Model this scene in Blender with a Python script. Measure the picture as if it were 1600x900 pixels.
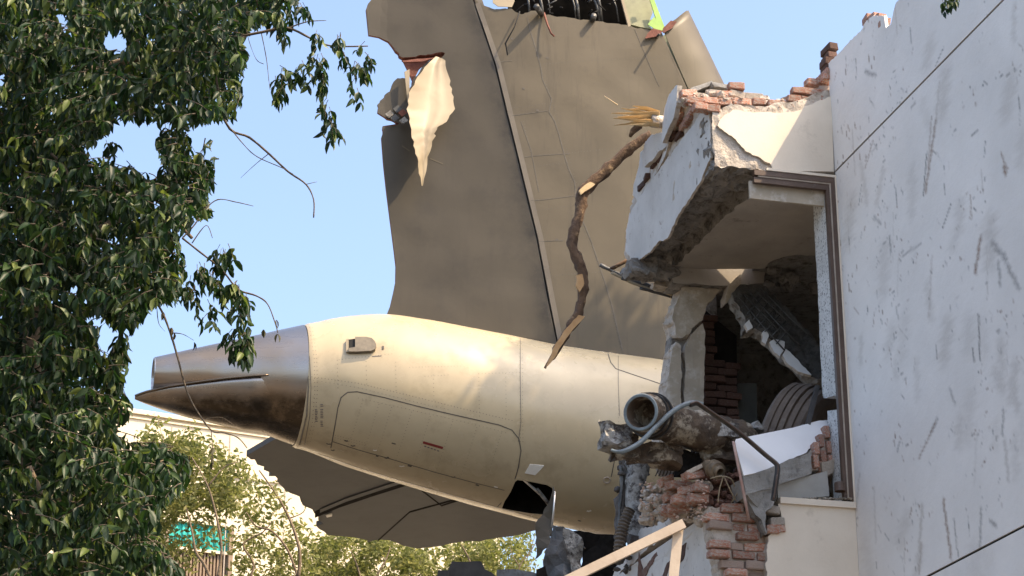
import bpy, bmesh, math, random
import numpy as np
from mathutils import Vector, Matrix, noise
from mathutils.geometry import delaunay_2d_cdt
from mathutils.bvhtree import BVHTree

# ------------------------------------------------------------------ clear
for o in list(bpy.data.objects):
    bpy.data.objects.remove(o, do_unlink=True)
scene = bpy.context.scene
col = scene.collection

# ------------------------------------------------------------------ camera
F = 3300.0                                   # focal length in photo pixels (1600 wide)
PITCH = math.radians(20.9)
CAM = Vector((0, 0, 1.6))
FW = Vector((0, math.cos(PITCH), math.sin(PITCH)))
UP = Vector((0, -math.sin(PITCH), math.cos(PITCH)))
RT = Vector((1, 0, 0))
ZV = Vector((0, 0, 1))
cd = bpy.data.cameras.new('camera')
cam = bpy.data.objects.new('camera', cd)
col.objects.link(cam)
cam.location = CAM
cam.rotation_euler = (math.radians(90) + PITCH, 0, 0)
cd.sensor_width = 36.0
cd.lens = 36.0 * F / 1600.0
cd.clip_start = 0.1
cd.clip_end = 3000
scene.camera = cam

# building directions: "back" recedes along the side walls, R runs along the front
A = math.radians(14.4)
BACK = Vector((-math.sin(A), math.cos(A), 0))
R = Vector((math.cos(A), math.sin(A), 0))

# ------------------------------------------------------------------ light
SUN = (R * 0.55 + ZV * 0.95 - BACK * 0.42).normalized()
sd = bpy.data.lights.new('sun', 'SUN')
sd.energy = 2.85
sd.angle = math.radians(0.6)
sd.color = (1.0, 0.79, 0.53)
sun = bpy.data.objects.new('sun', sd)
col.objects.link(sun)
sun.rotation_euler = (-SUN).to_track_quat('-Z', 'Y').to_euler()
sun.location = (10, -5, 40)
w = bpy.data.worlds.new('World')
scene.world = w
w.use_nodes = True
wn = w.node_tree
bg = wn.nodes['Background']
sky = wn.nodes.new('ShaderNodeTexSky')
sky.sky_type = 'NISHITA'
sky.sun_disc = False
sky.sun_elevation = math.asin(SUN.z)
sky.sun_rotation = math.atan2(SUN.x, SUN.y)
sky.air_density = 1.0
sky.dust_density = 4.0
sky.ozone_density = 1.3
wn.links.new(sky.outputs[0], bg.inputs[0])
bg.inputs[1].default_value = 0.15
scene.view_settings.view_transform = 'Standard'
scene.view_settings.look = 'None'
scene.view_settings.exposure = 1.36
scene.view_settings.gamma = 1.0
scene.view_settings.use_curve_mapping = False

# ------------------------------------------------------------------ pixel helpers
def ray(x, y):
    return RT * (x - 800) + UP * (450 - y) + FW * F
def atY(x, y, Y):
    d = ray(x, y)
    return CAM + d * (Y / d.y)
def onplane(x, y, p, n):
    d = ray(x, y)
    return CAM + d * ((p - CAM).dot(n) / d.dot(n))
def proj(p):
    q = p - CAM
    z = q.dot(FW)
    return 800 + F * q.dot(RT) / z, 450 - F * q.dot(UP) / z

C = atY(1115, 258, 18.0)
C0 = Vector((C.x, C.y, 0))
def bl(u, v, z):
    return C0 + R * u + BACK * v + ZV * z

class Plane:
    """o origin, e1/e2 in-plane axes, n thickness direction (away from the viewer)"""
    def __init__(s, o, e1, e2, n):
        s.o, s.e1, s.e2, s.n = Vector(o), Vector(e1), Vector(e2), Vector(n)
    def px(s, x, y):
        p = onplane(x, y, s.o, s.e1.cross(s.e2)) - s.o
        return (p.dot(s.e1), p.dot(s.e2))
    def poly(s, pts):
        return [s.px(*q) for q in pts]
    def at(s, a, b, c=0.0):
        return s.o + s.e1 * a + s.e2 * b + s.n * c
def FP(v=0.0):
    return Plane(bl(0, v, 0), R, ZV, BACK)
def SP(u=0.0):
    return Plane(bl(u, 0, 0), BACK, ZV, R)
def HP(z, sgn=1):
    return Plane(bl(0, 0, z), R, BACK, ZV * sgn)

# ------------------------------------------------------------------ object helpers
def wloc(o):
    p = Vector((0, 0, 0))
    while o is not None:
        p += Vector(o.location)
        o = o.parent
    return p
def tag(o, label=None, cat=None, group=None, kind=None):
    if label: o['label'] = label
    if cat: o['category'] = cat
    if group: o['group'] = group
    if kind: o['kind'] = kind
    return o
def thing(name, loc, label, cat, group=None):
    o = bpy.data.objects.new(name, None)
    col.objects.link(o)
    o.location = loc
    o.empty_display_size = 0.1
    return tag(o, label, cat, group)
def mk(name, verts, faces, mats, parent=None, fmat=None, smooth=False, recalc=True, base=None):
    """one mesh object; verts are world coordinates"""
    off = wloc(parent) if parent else (Vector(base) if base is not None else Vector((0, 0, 0)))
    me = bpy.data.meshes.new(name)
    me.from_pydata([tuple(Vector(v) - off) for v in verts], [], [tuple(f) for f in faces])
    if not isinstance(mats, (list, tuple)): mats = [mats]
    for m in mats: me.materials.append(m)
    if fmat is not None: me.polygons.foreach_set('material_index', fmat)
    if recalc:
        bm = bmesh.new(); bm.from_mesh(me)
        bmesh.ops.recalc_face_normals(bm, faces=bm.faces)
        bm.to_mesh(me); bm.free()
    if smooth: me.polygons.foreach_set('use_smooth', [True] * len(me.polygons))
    me.update()
    o = bpy.data.objects.new(name, me)
    col.objects.link(o)
    if parent: o.parent = parent
    elif base is not None: o.location = base
    return o
def nz(p, s=1.0, seed=0.0):
    return noise.noise(Vector(p) * s + Vector((seed * 7.1, seed * 3.3, seed * 5.7)))
def nv(p, s=1.0, seed=0.0):
    return noise.noise_vector(Vector(p) * s + Vector((seed * 7.1, seed * 3.3, seed * 5.7)))
def jag(poly, amp, step, seed=0, edges=None):
    rnd = random.Random(seed)
    out = []
    n = len(poly)
    for i in range(n):
        a, b = poly[i], poly[(i + 1) % n]
        out.append(a)
        if edges is not None and i not in edges: continue
        L = math.hypot(b[0] - a[0], b[1] - a[1])
        k = int(L / step)
        if k < 1: continue
        dx, dy = (b[0] - a[0]) / L, (b[1] - a[1]) / L
        drift = 0
        for j in range(1, k + 1):
            t = (j + rnd.uniform(-.25, .25)) / (k + 1)
            drift = drift * .5 + rnd.uniform(-amp, amp)
            e = drift * min(1, 4 * t * (1 - t) + .4)
            out.append((a[0] + dx * L * t - dy * e, a[1] + dy * L * t + dx * e))
    return out
def inside(p, poly):
    x, y = p; c = False; n = len(poly); j = n - 1
    for i in range(n):
        xi, yi = poly[i]; xj, yj = poly[j]
        if (yi > y) != (yj > y) and x < (xj - xi) * (y - yi) / (yj - yi) + xi: c = not c
        j = i
    return c
def tri(poly, spacing=None, seed=0):
    pts = [Vector(p) for p in poly]
    n = len(pts)
    edges = [(i, (i + 1) % n) for i in range(n)]
    if spacing:
        rnd = random.Random(seed)
        xs = [p[0] for p in poly]; ys = [p[1] for p in poly]
        y = min(ys) + spacing * .5
        while y < max(ys):
            x = min(xs) + spacing * .5
            while x < max(xs):
                q = (x + rnd.uniform(-.25, .25) * spacing, y + rnd.uniform(-.25, .25) * spacing)
                if inside(q, poly): pts.append(Vector(q))
                x += spacing
            y += spacing
    r = delaunay_2d_cdt(pts, edges, [], 1, 1e-5)
    return [tuple(v) for v in r[0]], [tuple(f) for f in r[2]]
def slab(name, poly, pl, th, mat, edge=None, back=None, parent=None, spacing=None, rough=0.0, rscale=8.0,
         erough=0.0, esteps=1, off=None, seed=0, smooth=False, base=None):
    """prism of a 2-D outline on a plane, thickness th along pl.n; the edge may be broken (erough)"""
    V, T = tri(poly, spacing, seed)
    n = len(V)
    verts = []; fm = []; faces = []
    bnd = {}
    for f in T:
        for i in range(3):
            e = (f[i], f[(i + 1) % 3])
            if (e[1], e[0]) in bnd: del bnd[(e[1], e[0])]
            else: bnd[e] = 1
    bv = set(i for e in bnd for i in e)
    for i, (a, b) in enumerate(V):
        c = off(a, b) if off else 0.0
        p = pl.at(a, b, c)
        if rough and i not in bv: p = p + pl.n * (nz(p, rscale, seed) * rough + nz(p, rscale * 3, seed + 1) * rough * .45)
        verts.append(p)
    for (a, b) in V:
        c = off(a, b) if off else 0.0
        p = pl.at(a, b, th + c)
        verts.append(p)
    faces = [f for f in T] + [tuple(i + n for i in reversed(f)) for f in T]
    fm = [0] * len(T) + [2] * len(T)
    rings = {}
    cen = sum((Vector(v) for v in V), Vector((0, 0))) / n
    for k in range(1, esteps):
        for i in bv:
            a, b = V[i]
            p = pl.at(a, b, th * k / esteps)
            d = nv(p, 9, seed + 2) * erough + nv(p, 25, seed + 5) * erough * .6
            rings[(i, k)] = len(verts)
            verts.append(p + d)
    for (i, j) in bnd:
        for k in range(esteps):
            g = lambda q, kk: q if kk == 0 else (q + n if kk == esteps else rings[(q, kk)])
            faces.append((g(j, k), g(i, k), g(i, k + 1), g(j, k + 1)))
            fm.append(1)
    mats = [mat, edge or mat, back or edge or mat]
    return mk(name, verts, faces, mats, parent, fm, smooth=smooth, base=base)
def box(name, o, ax, ay, az, mat, parent=None, base=None):
    v = [o + ax * i + ay * j + az * k for k in (0, 1) for j in (0, 1) for i in (0, 1)]
    f = [(0, 1, 3, 2), (4, 6, 7, 5), (0, 4, 5, 1), (2, 3, 7, 6), (0, 2, 6, 4), (1, 5, 7, 3)]
    return mk(name, v, f, mat, parent, base=base)
def roughbox(name, o, ax, ay, az, n, mat, amp, parent=None, seed=0, sc=5.0, base=None, keep=None):
    """box with n=(i,j,k) divisions and broken, noisy faces"""
    bm = bmesh.new()
    idx = {}
    def vert(i, j, k):
        if (i, j, k) not in idx:
            p = o + ax * (i / n[0]) + ay * (j / n[1]) + az * (k / n[2])
            d = nv(p, sc, seed) * amp + nv(p, sc * 3.1, seed + 3) * amp * .55 + nv(p, sc * 8, seed + 4) * amp * .25
            if keep: d = keep(i / n[0], j / n[1], k / n[2], d)
            idx[(i, j, k)] = bm.verts.new(p + d)
        return idx[(i, j, k)]
    def q(a, b, c, d): bm.faces.new((vert(*a), vert(*b), vert(*c), vert(*d)))
    for i in range(n[0]):
        for j in range(n[1]):
            for k in (0, n[2]): q((i, j, k), (i + 1, j, k), (i + 1, j + 1, k), (i, j + 1, k))
    for i in range(n[0]):
        for k in range(n[2]):
            for j in (0, n[1]): q((i, j, k), (i + 1, j, k), (i + 1, j, k + 1), (i, j, k + 1))
    for j in range(n[1]):
        for k in range(n[2]):
            for i in (0, n[0]): q((i, j, k), (i, j + 1, k), (i, j + 1, k + 1), (i, j, k + 1))
    bm.verts.index_update()
    vs = [v.co.copy() for v in bm.verts]; fs = [[v.index for v in f.verts] for f in bm.faces]
    bm.free()
    return mk(name, vs, fs, mat, parent, base=base)
def frame_of(d, hint=ZV):
    d = d.normalized()
    a = d.cross(hint)
    if a.length < 1e-4: a = d.cross(Vector((1, 0, 0)))
    a.normalize()
    return a, a.cross(d).normalized()
def smooth_path(pts, k=4):
    pts = [Vector(p) for p in pts]
    if len(pts) < 3: return pts
    out = []
    for i in range(len(pts) - 1):
        p0 = pts[max(i - 1, 0)]; p1 = pts[i]; p2 = pts[i + 1]; p3 = pts[min(i + 2, len(pts) - 1)]
        for j in range(k):
            t = j / k
            out.append(0.5 * ((2 * p1) + (p2 - p0) * t + (2 * p0 - 5 * p1 + 4 * p2 - p3) * t * t + (3 * p1 - p0 - 3 * p2 + p3) * t ** 3))
    out.append(pts[-1])
    return out
def tube_geo(path, rad, sides=8, rough=0.0, seed=0, flat=1.0, cap=True):
    path = [Vector(p) for p in path]
    n = len(path)
    if not isinstance(rad, (list, tuple)): rad = [rad] * n
    elif len(rad) != n:
        m = len(rad)
        rr = []
        for i in range(n):
            t = i / (n - 1) * (m - 1); k = min(int(t), m - 2)
            rr.append(rad[k] + (rad[k + 1] - rad[k]) * (t - k))
        rad = rr
    V = []; Fc = []
    prev = None
    for i in range(n):
        d = path[min(i + 1, n - 1)] - path[max(i - 1, 0)]
        if prev is None: a, b = frame_of(d)
        else:
            a = prev - d.normalized() * prev.dot(d.normalized())
            a.normalize(); b = a.cross(d).normalized()
        prev = a
        for s in range(sides):
            t = 2 * math.pi * s / sides
            q = a * math.cos(t) + b * math.sin(t) * flat
            p = path[i] + q * rad[i]
            if rough: p = p + q * rough * nz(p, 14, seed) + q * rough * .5 * nz(p, 40, seed)
            V.append(p)
    for i in range(n - 1):
        for s in range(sides):
            s2 = (s + 1) % sides
            Fc.append((i * sides + s, i * sides + s2, (i + 1) * sides + s2, (i + 1) * sides + s))
    if cap:
        Fc.append(tuple(range(sides))[::-1])
        Fc.append(tuple((n - 1) * sides + s for s in range(sides)))
    return V, Fc
def tube(name, path, rad, mat, parent=None, sides=8, rough=0.0, seed=0, base=None, smooth=True, flat=1.0):
    v, f = tube_geo(path, rad, sides, rough, seed, flat)
    return mk(name, v, f, mat, parent, smooth=smooth, base=base)
def merge(parts):
    V = []; Fc = []
    for v, f in parts:
        o = len(V)
        V += list(v); Fc += [tuple(i + o for i in q) for q in f]
    return V, Fc
def lathe_geo(o, axis, prof, sides=32):
    """prof: (distance along axis, radius)"""
    a, b = frame_of(axis)
    axis = axis.normalized()
    V = []; Fc = []
    for (s, r) in prof:
        for k in range(sides):
            t = 2 * math.pi * k / sides
            V.append(o + axis * s + (a * math.cos(t) + b * math.sin(t)) * r)
    for i in range(len(prof) - 1):
        for k in range(sides):
            k2 = (k + 1) % sides
            Fc.append((i * sides + k, i * sides + k2, (i + 1) * sides + k2, (i + 1) * sides + k))
    return V, Fc

# ------------------------------------------------------------------ materials
def nodes(name):
    m = bpy.data.materials.new(name)
    m.use_nodes = True
    t = m.node_tree
    return m, t, t.nodes['Principled BSDF']
def N(t, typ, **kw):
    n = t.nodes.new(typ)
    for k, v in kw.items():
        if k in n.inputs: n.inputs[k].default_value = v
        else: setattr(n, k, v)
    return n
def c4(c): return (c[0], c[1], c[2], 1.0)
def mat(name, c1, c2=None, scale=3.0, rough=0.8, metal=0.0, bump=0.0, bscale=30.0, c3=None, s3=12.0, t3=(.55, .7), rvar=0.0,
        detail=6.0, ramp=(.35, .65), coat=0.0, rand=0.0, stretch=None, spec=None, bdist=0.01, streak=None, attr=None):
    m, t, p = nodes(name)
    tc = N(t, 'ShaderNodeTexCoord')
    src = tc.outputs['Object']
    if stretch:
        mp = N(t, 'ShaderNodeMapping'); mp.inputs['Scale'].default_value = stretch
        t.links.new(src, mp.inputs[0]); src = mp.outputs[0]
    p.inputs['Roughness'].default_value = rough
    p.inputs['Metallic'].default_value = metal
    if coat: p.inputs['Coat Weight'].default_value = coat; p.inputs['Coat Roughness'].default_value = .12
    if spec is not None: p.inputs['Specular IOR Level'].default_value = spec
    out = None
    if c2 is None: c2 = tuple(x * .85 for x in c1)
    n1 = N(t, 'ShaderNodeTexNoise', Scale=scale, Detail=detail, Roughness=.62)
    t.links.new(src, n1.inputs['Vector'])
    cr = N(t, 'ShaderNodeValToRGB')
    cr.color_ramp.elements[0].position = ramp[0]; cr.color_ramp.elements[1].position = ramp[1]
    cr.color_ramp.elements[0].color = c4(c1); cr.color_ramp.elements[1].color = c4(c2)
    t.links.new(n1.outputs['Fac'], cr.inputs['Fac'])
    out = cr.outputs['Color']
    if c3 is not None:
        n3 = N(t, 'ShaderNodeTexNoise', Scale=s3, Detail=8.0, Roughness=.7)
        mp2 = N(t, 'ShaderNodeMapping'); mp2.inputs['Location'].default_value = (3.7, 1.3, 8.1)
        t.links.new(src, mp2.inputs[0]); t.links.new(mp2.outputs[0], n3.inputs['Vector'])
        mr = N(t, 'ShaderNodeMapRange'); mr.inputs[1].default_value = t3[0]; mr.inputs[2].default_value = t3[1]
        t.links.new(n3.outputs['Fac'], mr.inputs[0])
        mx = N(t, 'ShaderNodeMix', data_type='RGBA')
        t.links.new(mr.outputs[0], mx.inputs[0]); t.links.new(out, mx.inputs[6]); mx.inputs[7].default_value = c4(c3)
        out = mx.outputs[2]
    if streak:
        sc, ss, lo, hi, amt = streak
        mp3 = N(t, 'ShaderNodeMapping'); mp3.inputs['Scale'].default_value = ss; mp3.inputs['Rotation'].default_value = (0, 0, math.radians(-15))
        n4 = N(t, 'ShaderNodeTexNoise', Scale=1.0, Detail=7.0, Roughness=.7)
        t.links.new(tc.outputs['Object'], mp3.inputs[0]); t.links.new(mp3.outputs[0], n4.inputs['Vector'])
        mr = N(t, 'ShaderNodeMapRange'); mr.inputs[1].default_value = lo; mr.inputs[2].default_value = hi; mr.inputs[4].default_value = amt
        t.links.new(n4.outputs['Fac'], mr.inputs[0])
        mx = N(t, 'ShaderNodeMix', data_type='RGBA')
        t.links.new(mr.outputs[0], mx.inputs[0]); t.links.new(out, mx.inputs[6]); mx.inputs[7].default_value = c4(sc)
        out = mx.outputs[2]
    if attr:
        an, ac = attr
        aa = N(t, 'ShaderNodeAttribute'); aa.attribute_name = an
        n5 = N(t, 'ShaderNodeTexNoise', Scale=9.0, Detail=8.0, Roughness=.75)
        t.links.new(tc.outputs['Object'], n5.inputs['Vector'])
        mm = N(t, 'ShaderNodeMath', operation='MULTIPLY', use_clamp=True); mr = N(t, 'ShaderNodeMapRange')
        mr.inputs[1].default_value = .3; mr.inputs[2].default_value = .65; mr.inputs[3].default_value = .3; mr.inputs[4].default_value = 1.2
        t.links.new(n5.outputs['Fac'], mr.inputs[0]); t.links.new(mr.outputs[0], mm.inputs[0]); t.links.new(aa.outputs['Fac'], mm.inputs[1])
        mx = N(t, 'ShaderNodeMix', data_type='RGBA')
        t.links.new(mm.outputs[0], mx.inputs[0]); t.links.new(out, mx.inputs[6]); mx.inputs[7].default_value = c4(ac)
        out = mx.outputs[2]
    if rand:
        oi = N(t, 'ShaderNodeObjectInfo')
        hv = N(t, 'ShaderNodeHueSaturation')
        mr = N(t, 'ShaderNodeMapRange'); mr.inputs[3].default_value = 1 - rand; mr.inputs[4].default_value = 1 + rand
        t.links.new(oi.outputs['Random'], mr.inputs[0])
        t.links.new(mr.outputs[0], hv.inputs['Value']); t.links.new(out, hv.inputs['Color'])
        out = hv.outputs[0]
    t.links.new(out, p.inputs['Base Color'])
    if rvar:
        mr = N(t, 'ShaderNodeMapRange'); mr.inputs[3].default_value = rough - rvar; mr.inputs[4].default_value = rough + rvar
        t.links.new(n1.outputs['Fac'], mr.inputs[0]); t.links.new(mr.outputs[0], p.inputs['Roughness'])
    if bump:
        n2 = N(t, 'ShaderNodeTexNoise', Scale=bscale, Detail=8.0, Roughness=.65)
        t.links.new(src, n2.inputs['Vector'])
        b = N(t, 'ShaderNodeBump'); b.inputs['Strength'].default_value = bump; b.inputs['Distance'].default_value = bdist
        t.links.new(n2.outputs['Fac'], b.inputs['Height']); t.links.new(b.outputs[0], p.inputs['Normal'])
    return m

M = {}
M['plaster'] = mat('white_plaster', (.74, .73, .71), (.64, .63, .60), 1.6, .85, bump=.18, bscale=45, c3=(.42, .39, .35), s3=7, t3=(.62, .78))
M['cream'] = mat('cream_plaster', (.78, .69, .56), (.68, .59, .47), 1.3, .85, bump=.15, bscale=45, c3=(.52, .44, .34), s3=5, t3=(.6, .8))
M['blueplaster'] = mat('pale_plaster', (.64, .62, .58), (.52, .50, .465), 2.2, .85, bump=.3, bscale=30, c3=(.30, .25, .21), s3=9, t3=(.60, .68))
M['tanplaster'] = mat('tan_plaster', (.50, .43, .33), (.38, .325, .25), 2.6, .9, bump=.35, bscale=30, c3=(.66, .62, .55), s3=6, t3=(.5, .7))
M['mortar'] = mat('mortar', (.44, .38, .31), (.60, .53, .45), 9, .95, bump=.9, bscale=40, c3=(.28, .22, .17), s3=18, t3=(.55, .7), bdist=.02)
M['concrete'] = mat('broken_concrete', (.22, .205, .185), (.33, .31, .28), 6, .95, bump=1.0, bscale=28, c3=(.09, .075, .06), s3=11, t3=(.5, .66), bdist=.03)
M['greyconc'] = mat('grey_concrete', (.33, .32, .30), (.22, .21, .19), 5, .9, bump=.6, bscale=35, c3=(.13, .12, .11), s3=13, t3=(.55, .7), bdist=.02)
M['ceiling'] = mat('ceiling_plaster', (.42, .38, .33), (.33, .30, .26), 2.2, .9, bump=.25, bscale=40, c3=(.14, .12, .10), s3=6, t3=(.62, .75))
M['brick'] = mat('red_brick', (.44, .135, .07), (.48, .22, .135), 7, .92, bump=.9, bscale=45, c3=(.50, .42, .35), s3=7, t3=(.44, .58), rand=.3, bdist=.012)
M['mortarbrick'] = mat('mortar_crusted_brick', (.50, .37, .29), (.42, .33, .27), 8, .95, bump=.9, bscale=40, c3=(.38, .17, .11), s3=9, t3=(.55, .68), rand=.2, bdist=.015)
M['brickdark'] = mat('dark_brick', (.085, .038, .027), (.115, .06, .043), 7, .95, bump=.7, bscale=45, c3=(.14, .11, .09), s3=10, t3=(.5, .66), rand=.3)  # much darker brick tone
M['darkconc'] = mat('dark_concrete', (.105, .098, .088), (.07, .065, .058), 6, .95, bump=1.0, bscale=30, c3=(.04, .037, .034), s3=12, t3=(.5, .64), bdist=.03)
M['soot_and_shade'] = mat('soot_black', (.010, .009, .008), (.022, .019, .017), 5, .95, bump=.5, bscale=30, spec=.08)
M['void'] = mat('void_black', (.003, .003, .003), (.006, .0055, .005), 5, 1.0, spec=0.0)  # near-black, without gloss
M['frame'] = mat('brown_window_frame', (.075, .045, .03), (.11, .07, .05), 5, .5, bump=.1, c3=(.22, .19, .16), s3=30, t3=(.62, .75))
M['framepale'] = mat('pale_frame_edge', (.45, .38, .31), (.33, .27, .21), 8, .6)
M['jamb'] = mat('speckled_jamb', (.66, .66, .64), (.53, .53, .51), 3, .8, bump=.2, c3=(.13, .12, .11), s3=45, t3=(.54, .60))
M['paint'] = mat('aircraft_paint', (.50, .41, .262), (.45, .365, .23), .9, .27, c3=(.34, .27, .165), s3=2.2, t3=(.52, .8), rvar=.08, streak=((.24, .19, .12), (3, 3, 1.2), .6, .82, .5))
M['finpaint'] = mat('fin_paint', (.108, .087, .055), (.088, .071, .045), .7, .48, c3=(.062, .050, .033), s3=1.6, t3=(.55, .85), bump=.03, bscale=5, spec=.3, streak=((.045, .036, .025), (5, 5, .5), .55, .75, .6), attr=('grime', (.03, .025, .018)))
M['rudpaint'] = mat('rudder_paint', (.062, .051, .034), (.051, .042, .028), .7, .48, c3=(.036, .030, .021), s3=1.8, t3=(.5, .85), bump=.03, bscale=5, spec=.3, streak=((.03, .025, .018), (4, 4, .5), .55, .8, .5), attr=('grime', (.018, .015, .011)))
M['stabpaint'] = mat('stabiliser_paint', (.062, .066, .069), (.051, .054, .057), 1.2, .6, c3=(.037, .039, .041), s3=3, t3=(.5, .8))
M['skinside'] = mat('peeled_skin', (.31, .25, .16), (.27, .215, .138), 2, .55)
M['composite'] = mat('torn_composite', (.12, .035, .022), (.20, .07, .045), 12, .8, bump=.6, bscale=60)
M['darkframe'] = mat('dark_structure', (.012, .012, .012), (.03, .029, .027), 8, .7, bump=.3, spec=.15)
M['ribs'] = mat('scorched_metal_rib', (.05, .05, .047), (.14, .135, .125), 14, .5, metal=.5, bump=.3)
M['primer'] = mat('green_primer', (.33, .52, .10), (.24, .40, .08), 5, .5)
M['primer2'] = mat('olive_primer', (.30, .30, .17), (.22, .22, .13), 5, .6)
M['seam'] = mat('panel_seam', (.07, .06, .046), (.11, .095, .075), 20, .7)
M['softseam'] = mat('faint_seam', (.20, .165, .115), (.15, .125, .09), 20, .6)
M['rivet'] = mat('rivet', (.12, .10, .07), (.17, .145, .10), 20, .5)
M['redmark'] = mat('red_marking', (.22, .03, .025), None, 9, .5)
M['textmark'] = mat('grey_lettering', (.14, .12, .11), None, 9, .6)
M['bright'] = mat('bare_aluminium', (.75, .73, .69), (.62, .6, .56), 6, .35, metal=.8)
M['whiteplate'] = mat('white_plate', (.80, .77, .69), (.72, .69, .61), 6, .4)
M['rust'] = mat('rusty_steel', (.048, .034, .024), (.12, .085, .055), 8, .8, bump=1.0, bscale=24, c3=(.34, .30, .235), s3=6, t3=(.52, .6), bdist=.02)
M['darkmetal'] = mat('dark_steel', (.045, .042, .04), (.09, .085, .08), 9, .45, metal=.6, bump=.3)
M['ash'] = mat('ashen_metal', (.20, .19, .17), (.42, .41, .38), 10, .8, bump=.9, bscale=35, c3=(.06, .05, .045), s3=12, t3=(.48, .6), bdist=.02)
M['char'] = mat('charred_metal', (.05, .042, .036), (.13, .115, .10), 9, .85, bump=.9, bscale=30, c3=(.30, .29, .27), s3=15, t3=(.6, .7), bdist=.02)
M['rubber'] = mat('tyre_rubber', (.10, .074, .055), (.15, .115, .088), 6, .85, bump=.3, c3=(.20, .165, .13), s3=9, t3=(.55, .75))
M['chrome'] = mat('scuffed_alloy', (.55, .55, .55), (.3, .3, .3), 12, .3, metal=.9)
M['hose'] = mat('grey_hose', (.20, .24, .25), (.12, .14, .15), 10, .45)
M['ribhose'] = mat('ribbed_hose', (.16, .13, .10), (.08, .065, .05), 16, .7)
M['wood'] = mat('raw_wood', (.66, .50, .29), (.55, .39, .20), 6, .75, stretch=(1, 1, 1), bump=.4, bscale=60)
M['plank'] = mat('planed_timber', (.56, .46, .35), (.49, .39, .29), 4, .75, bump=.2, bscale=40, c3=(.40, .29, .20), s3=5, t3=(.55, .75))
M['bark'] = mat('brown_bark', (.085, .05, .03), (.15, .09, .05), 11, .9, bump=1.0, bscale=22, c3=(.45, .30, .16), s3=6, t3=(.56, .68), bdist=.03)
M['treebark'] = mat('tree_bark', (.15, .11, .07), (.24, .18, .12), 8, .9, bump=.8, bscale=25, bdist=.02)
M['orangewood'] = mat('torn_orange_wood', (.42, .24, .10), (.52, .33, .16), 9, .8, bump=.6, bscale=50)
M['twig'] = mat('twig_bark', (.08, .06, .04), (.13, .10, .07), 12, .9)
M['sheet'] = mat('torn_sheet', (.12, .125, .13), (.08, .082, .085), 5, .5, metal=.3, bump=.5, bscale=14, c3=(.07, .065, .06), s3=8, t3=(.5, .62), bdist=.02)
M['bggreen'] = mat('teal_netting', (.03, .42, .36), (.02, .32, .28), 6, .8)
M['bgbrown'] = mat('brown_louvre', (.27, .19, .125), (.21, .145, .09), 9, .7)
M['bgwall'] = mat('far_cream_wall', (.74, .64, .47), (.70, .60, .44), .4, .9, c3=(.62, .53, .39), s3=1.2, t3=(.6, .85))
M['gravel'] = mat('gravel', (.36, .31, .24), (.24, .2, .16), 30, .9)
M['ground'] = mat('ground_soil', (.115, .098, .075), (.085, .072, .055), .6, .95, bump=.5, bscale=6)

def brushed():
    m, t, p = nodes('bare_metal_tail')
    tc = N(t, 'ShaderNodeTexCoord')
    n1 = N(t, 'ShaderNodeTexNoise', Scale=1.3, Detail=7.0)
    n2 = N(t, 'ShaderNodeTexNoise', Scale=2.0, Detail=6.0, Roughness=.7)
    mp = N(t, 'ShaderNodeMapping'); mp.inputs['Scale'].default_value = (1.0, 1.0, 14.0)
    t.links.new(tc.outputs['Object'], n1.inputs['Vector']); t.links.new(tc.outputs['Object'], mp.inputs[0]); t.links.new(mp.outputs[0], n2.inputs['Vector'])
    cr = N(t, 'ShaderNodeValToRGB')
    cr.color_ramp.elements[0].position = .36; cr.color_ramp.elements[1].position = .62
    cr.color_ramp.elements[0].color = (.36, .275, .195, 1); cr.color_ramp.elements[1].color = (.36, .33, .305, 1)
    t.links.new(n1.outputs['Fac'], cr.inputs['Fac'])
    sa = N(t, 'ShaderNodeAttribute'); sa.attribute_name = 'soot_and_shade'  # mask of the painted dark reflection on the tail's lower half
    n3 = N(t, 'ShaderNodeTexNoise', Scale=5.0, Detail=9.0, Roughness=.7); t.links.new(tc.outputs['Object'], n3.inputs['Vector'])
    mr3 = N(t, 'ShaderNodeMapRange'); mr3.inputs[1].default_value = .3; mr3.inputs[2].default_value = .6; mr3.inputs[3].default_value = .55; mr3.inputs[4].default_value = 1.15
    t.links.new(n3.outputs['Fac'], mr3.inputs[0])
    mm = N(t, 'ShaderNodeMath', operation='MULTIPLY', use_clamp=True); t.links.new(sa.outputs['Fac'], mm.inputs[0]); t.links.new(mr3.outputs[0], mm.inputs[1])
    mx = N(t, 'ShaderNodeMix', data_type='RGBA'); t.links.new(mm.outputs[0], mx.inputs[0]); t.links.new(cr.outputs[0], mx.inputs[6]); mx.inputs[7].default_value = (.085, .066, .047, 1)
    t.links.new(mx.outputs[2], p.inputs['Base Color'])
    p.inputs['Metallic'].default_value = .92
    mr = N(t, 'ShaderNodeMapRange'); mr.inputs[3].default_value = .2; mr.inputs[4].default_value = .38
    t.links.new(n2.outputs['Fac'], mr.inputs[0]); t.links.new(mr.outputs[0], p.inputs['Roughness'])
    b = N(t, 'ShaderNodeBump'); b.inputs['Strength'].default_value = .06; b.inputs['Distance'].default_value = .01
    t.links.new(n2.outputs['Fac'], b.inputs['Height']); t.links.new(b.outputs[0], p.inputs['Normal'])
    return m
M['tailmetal'] = brushed()

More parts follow.
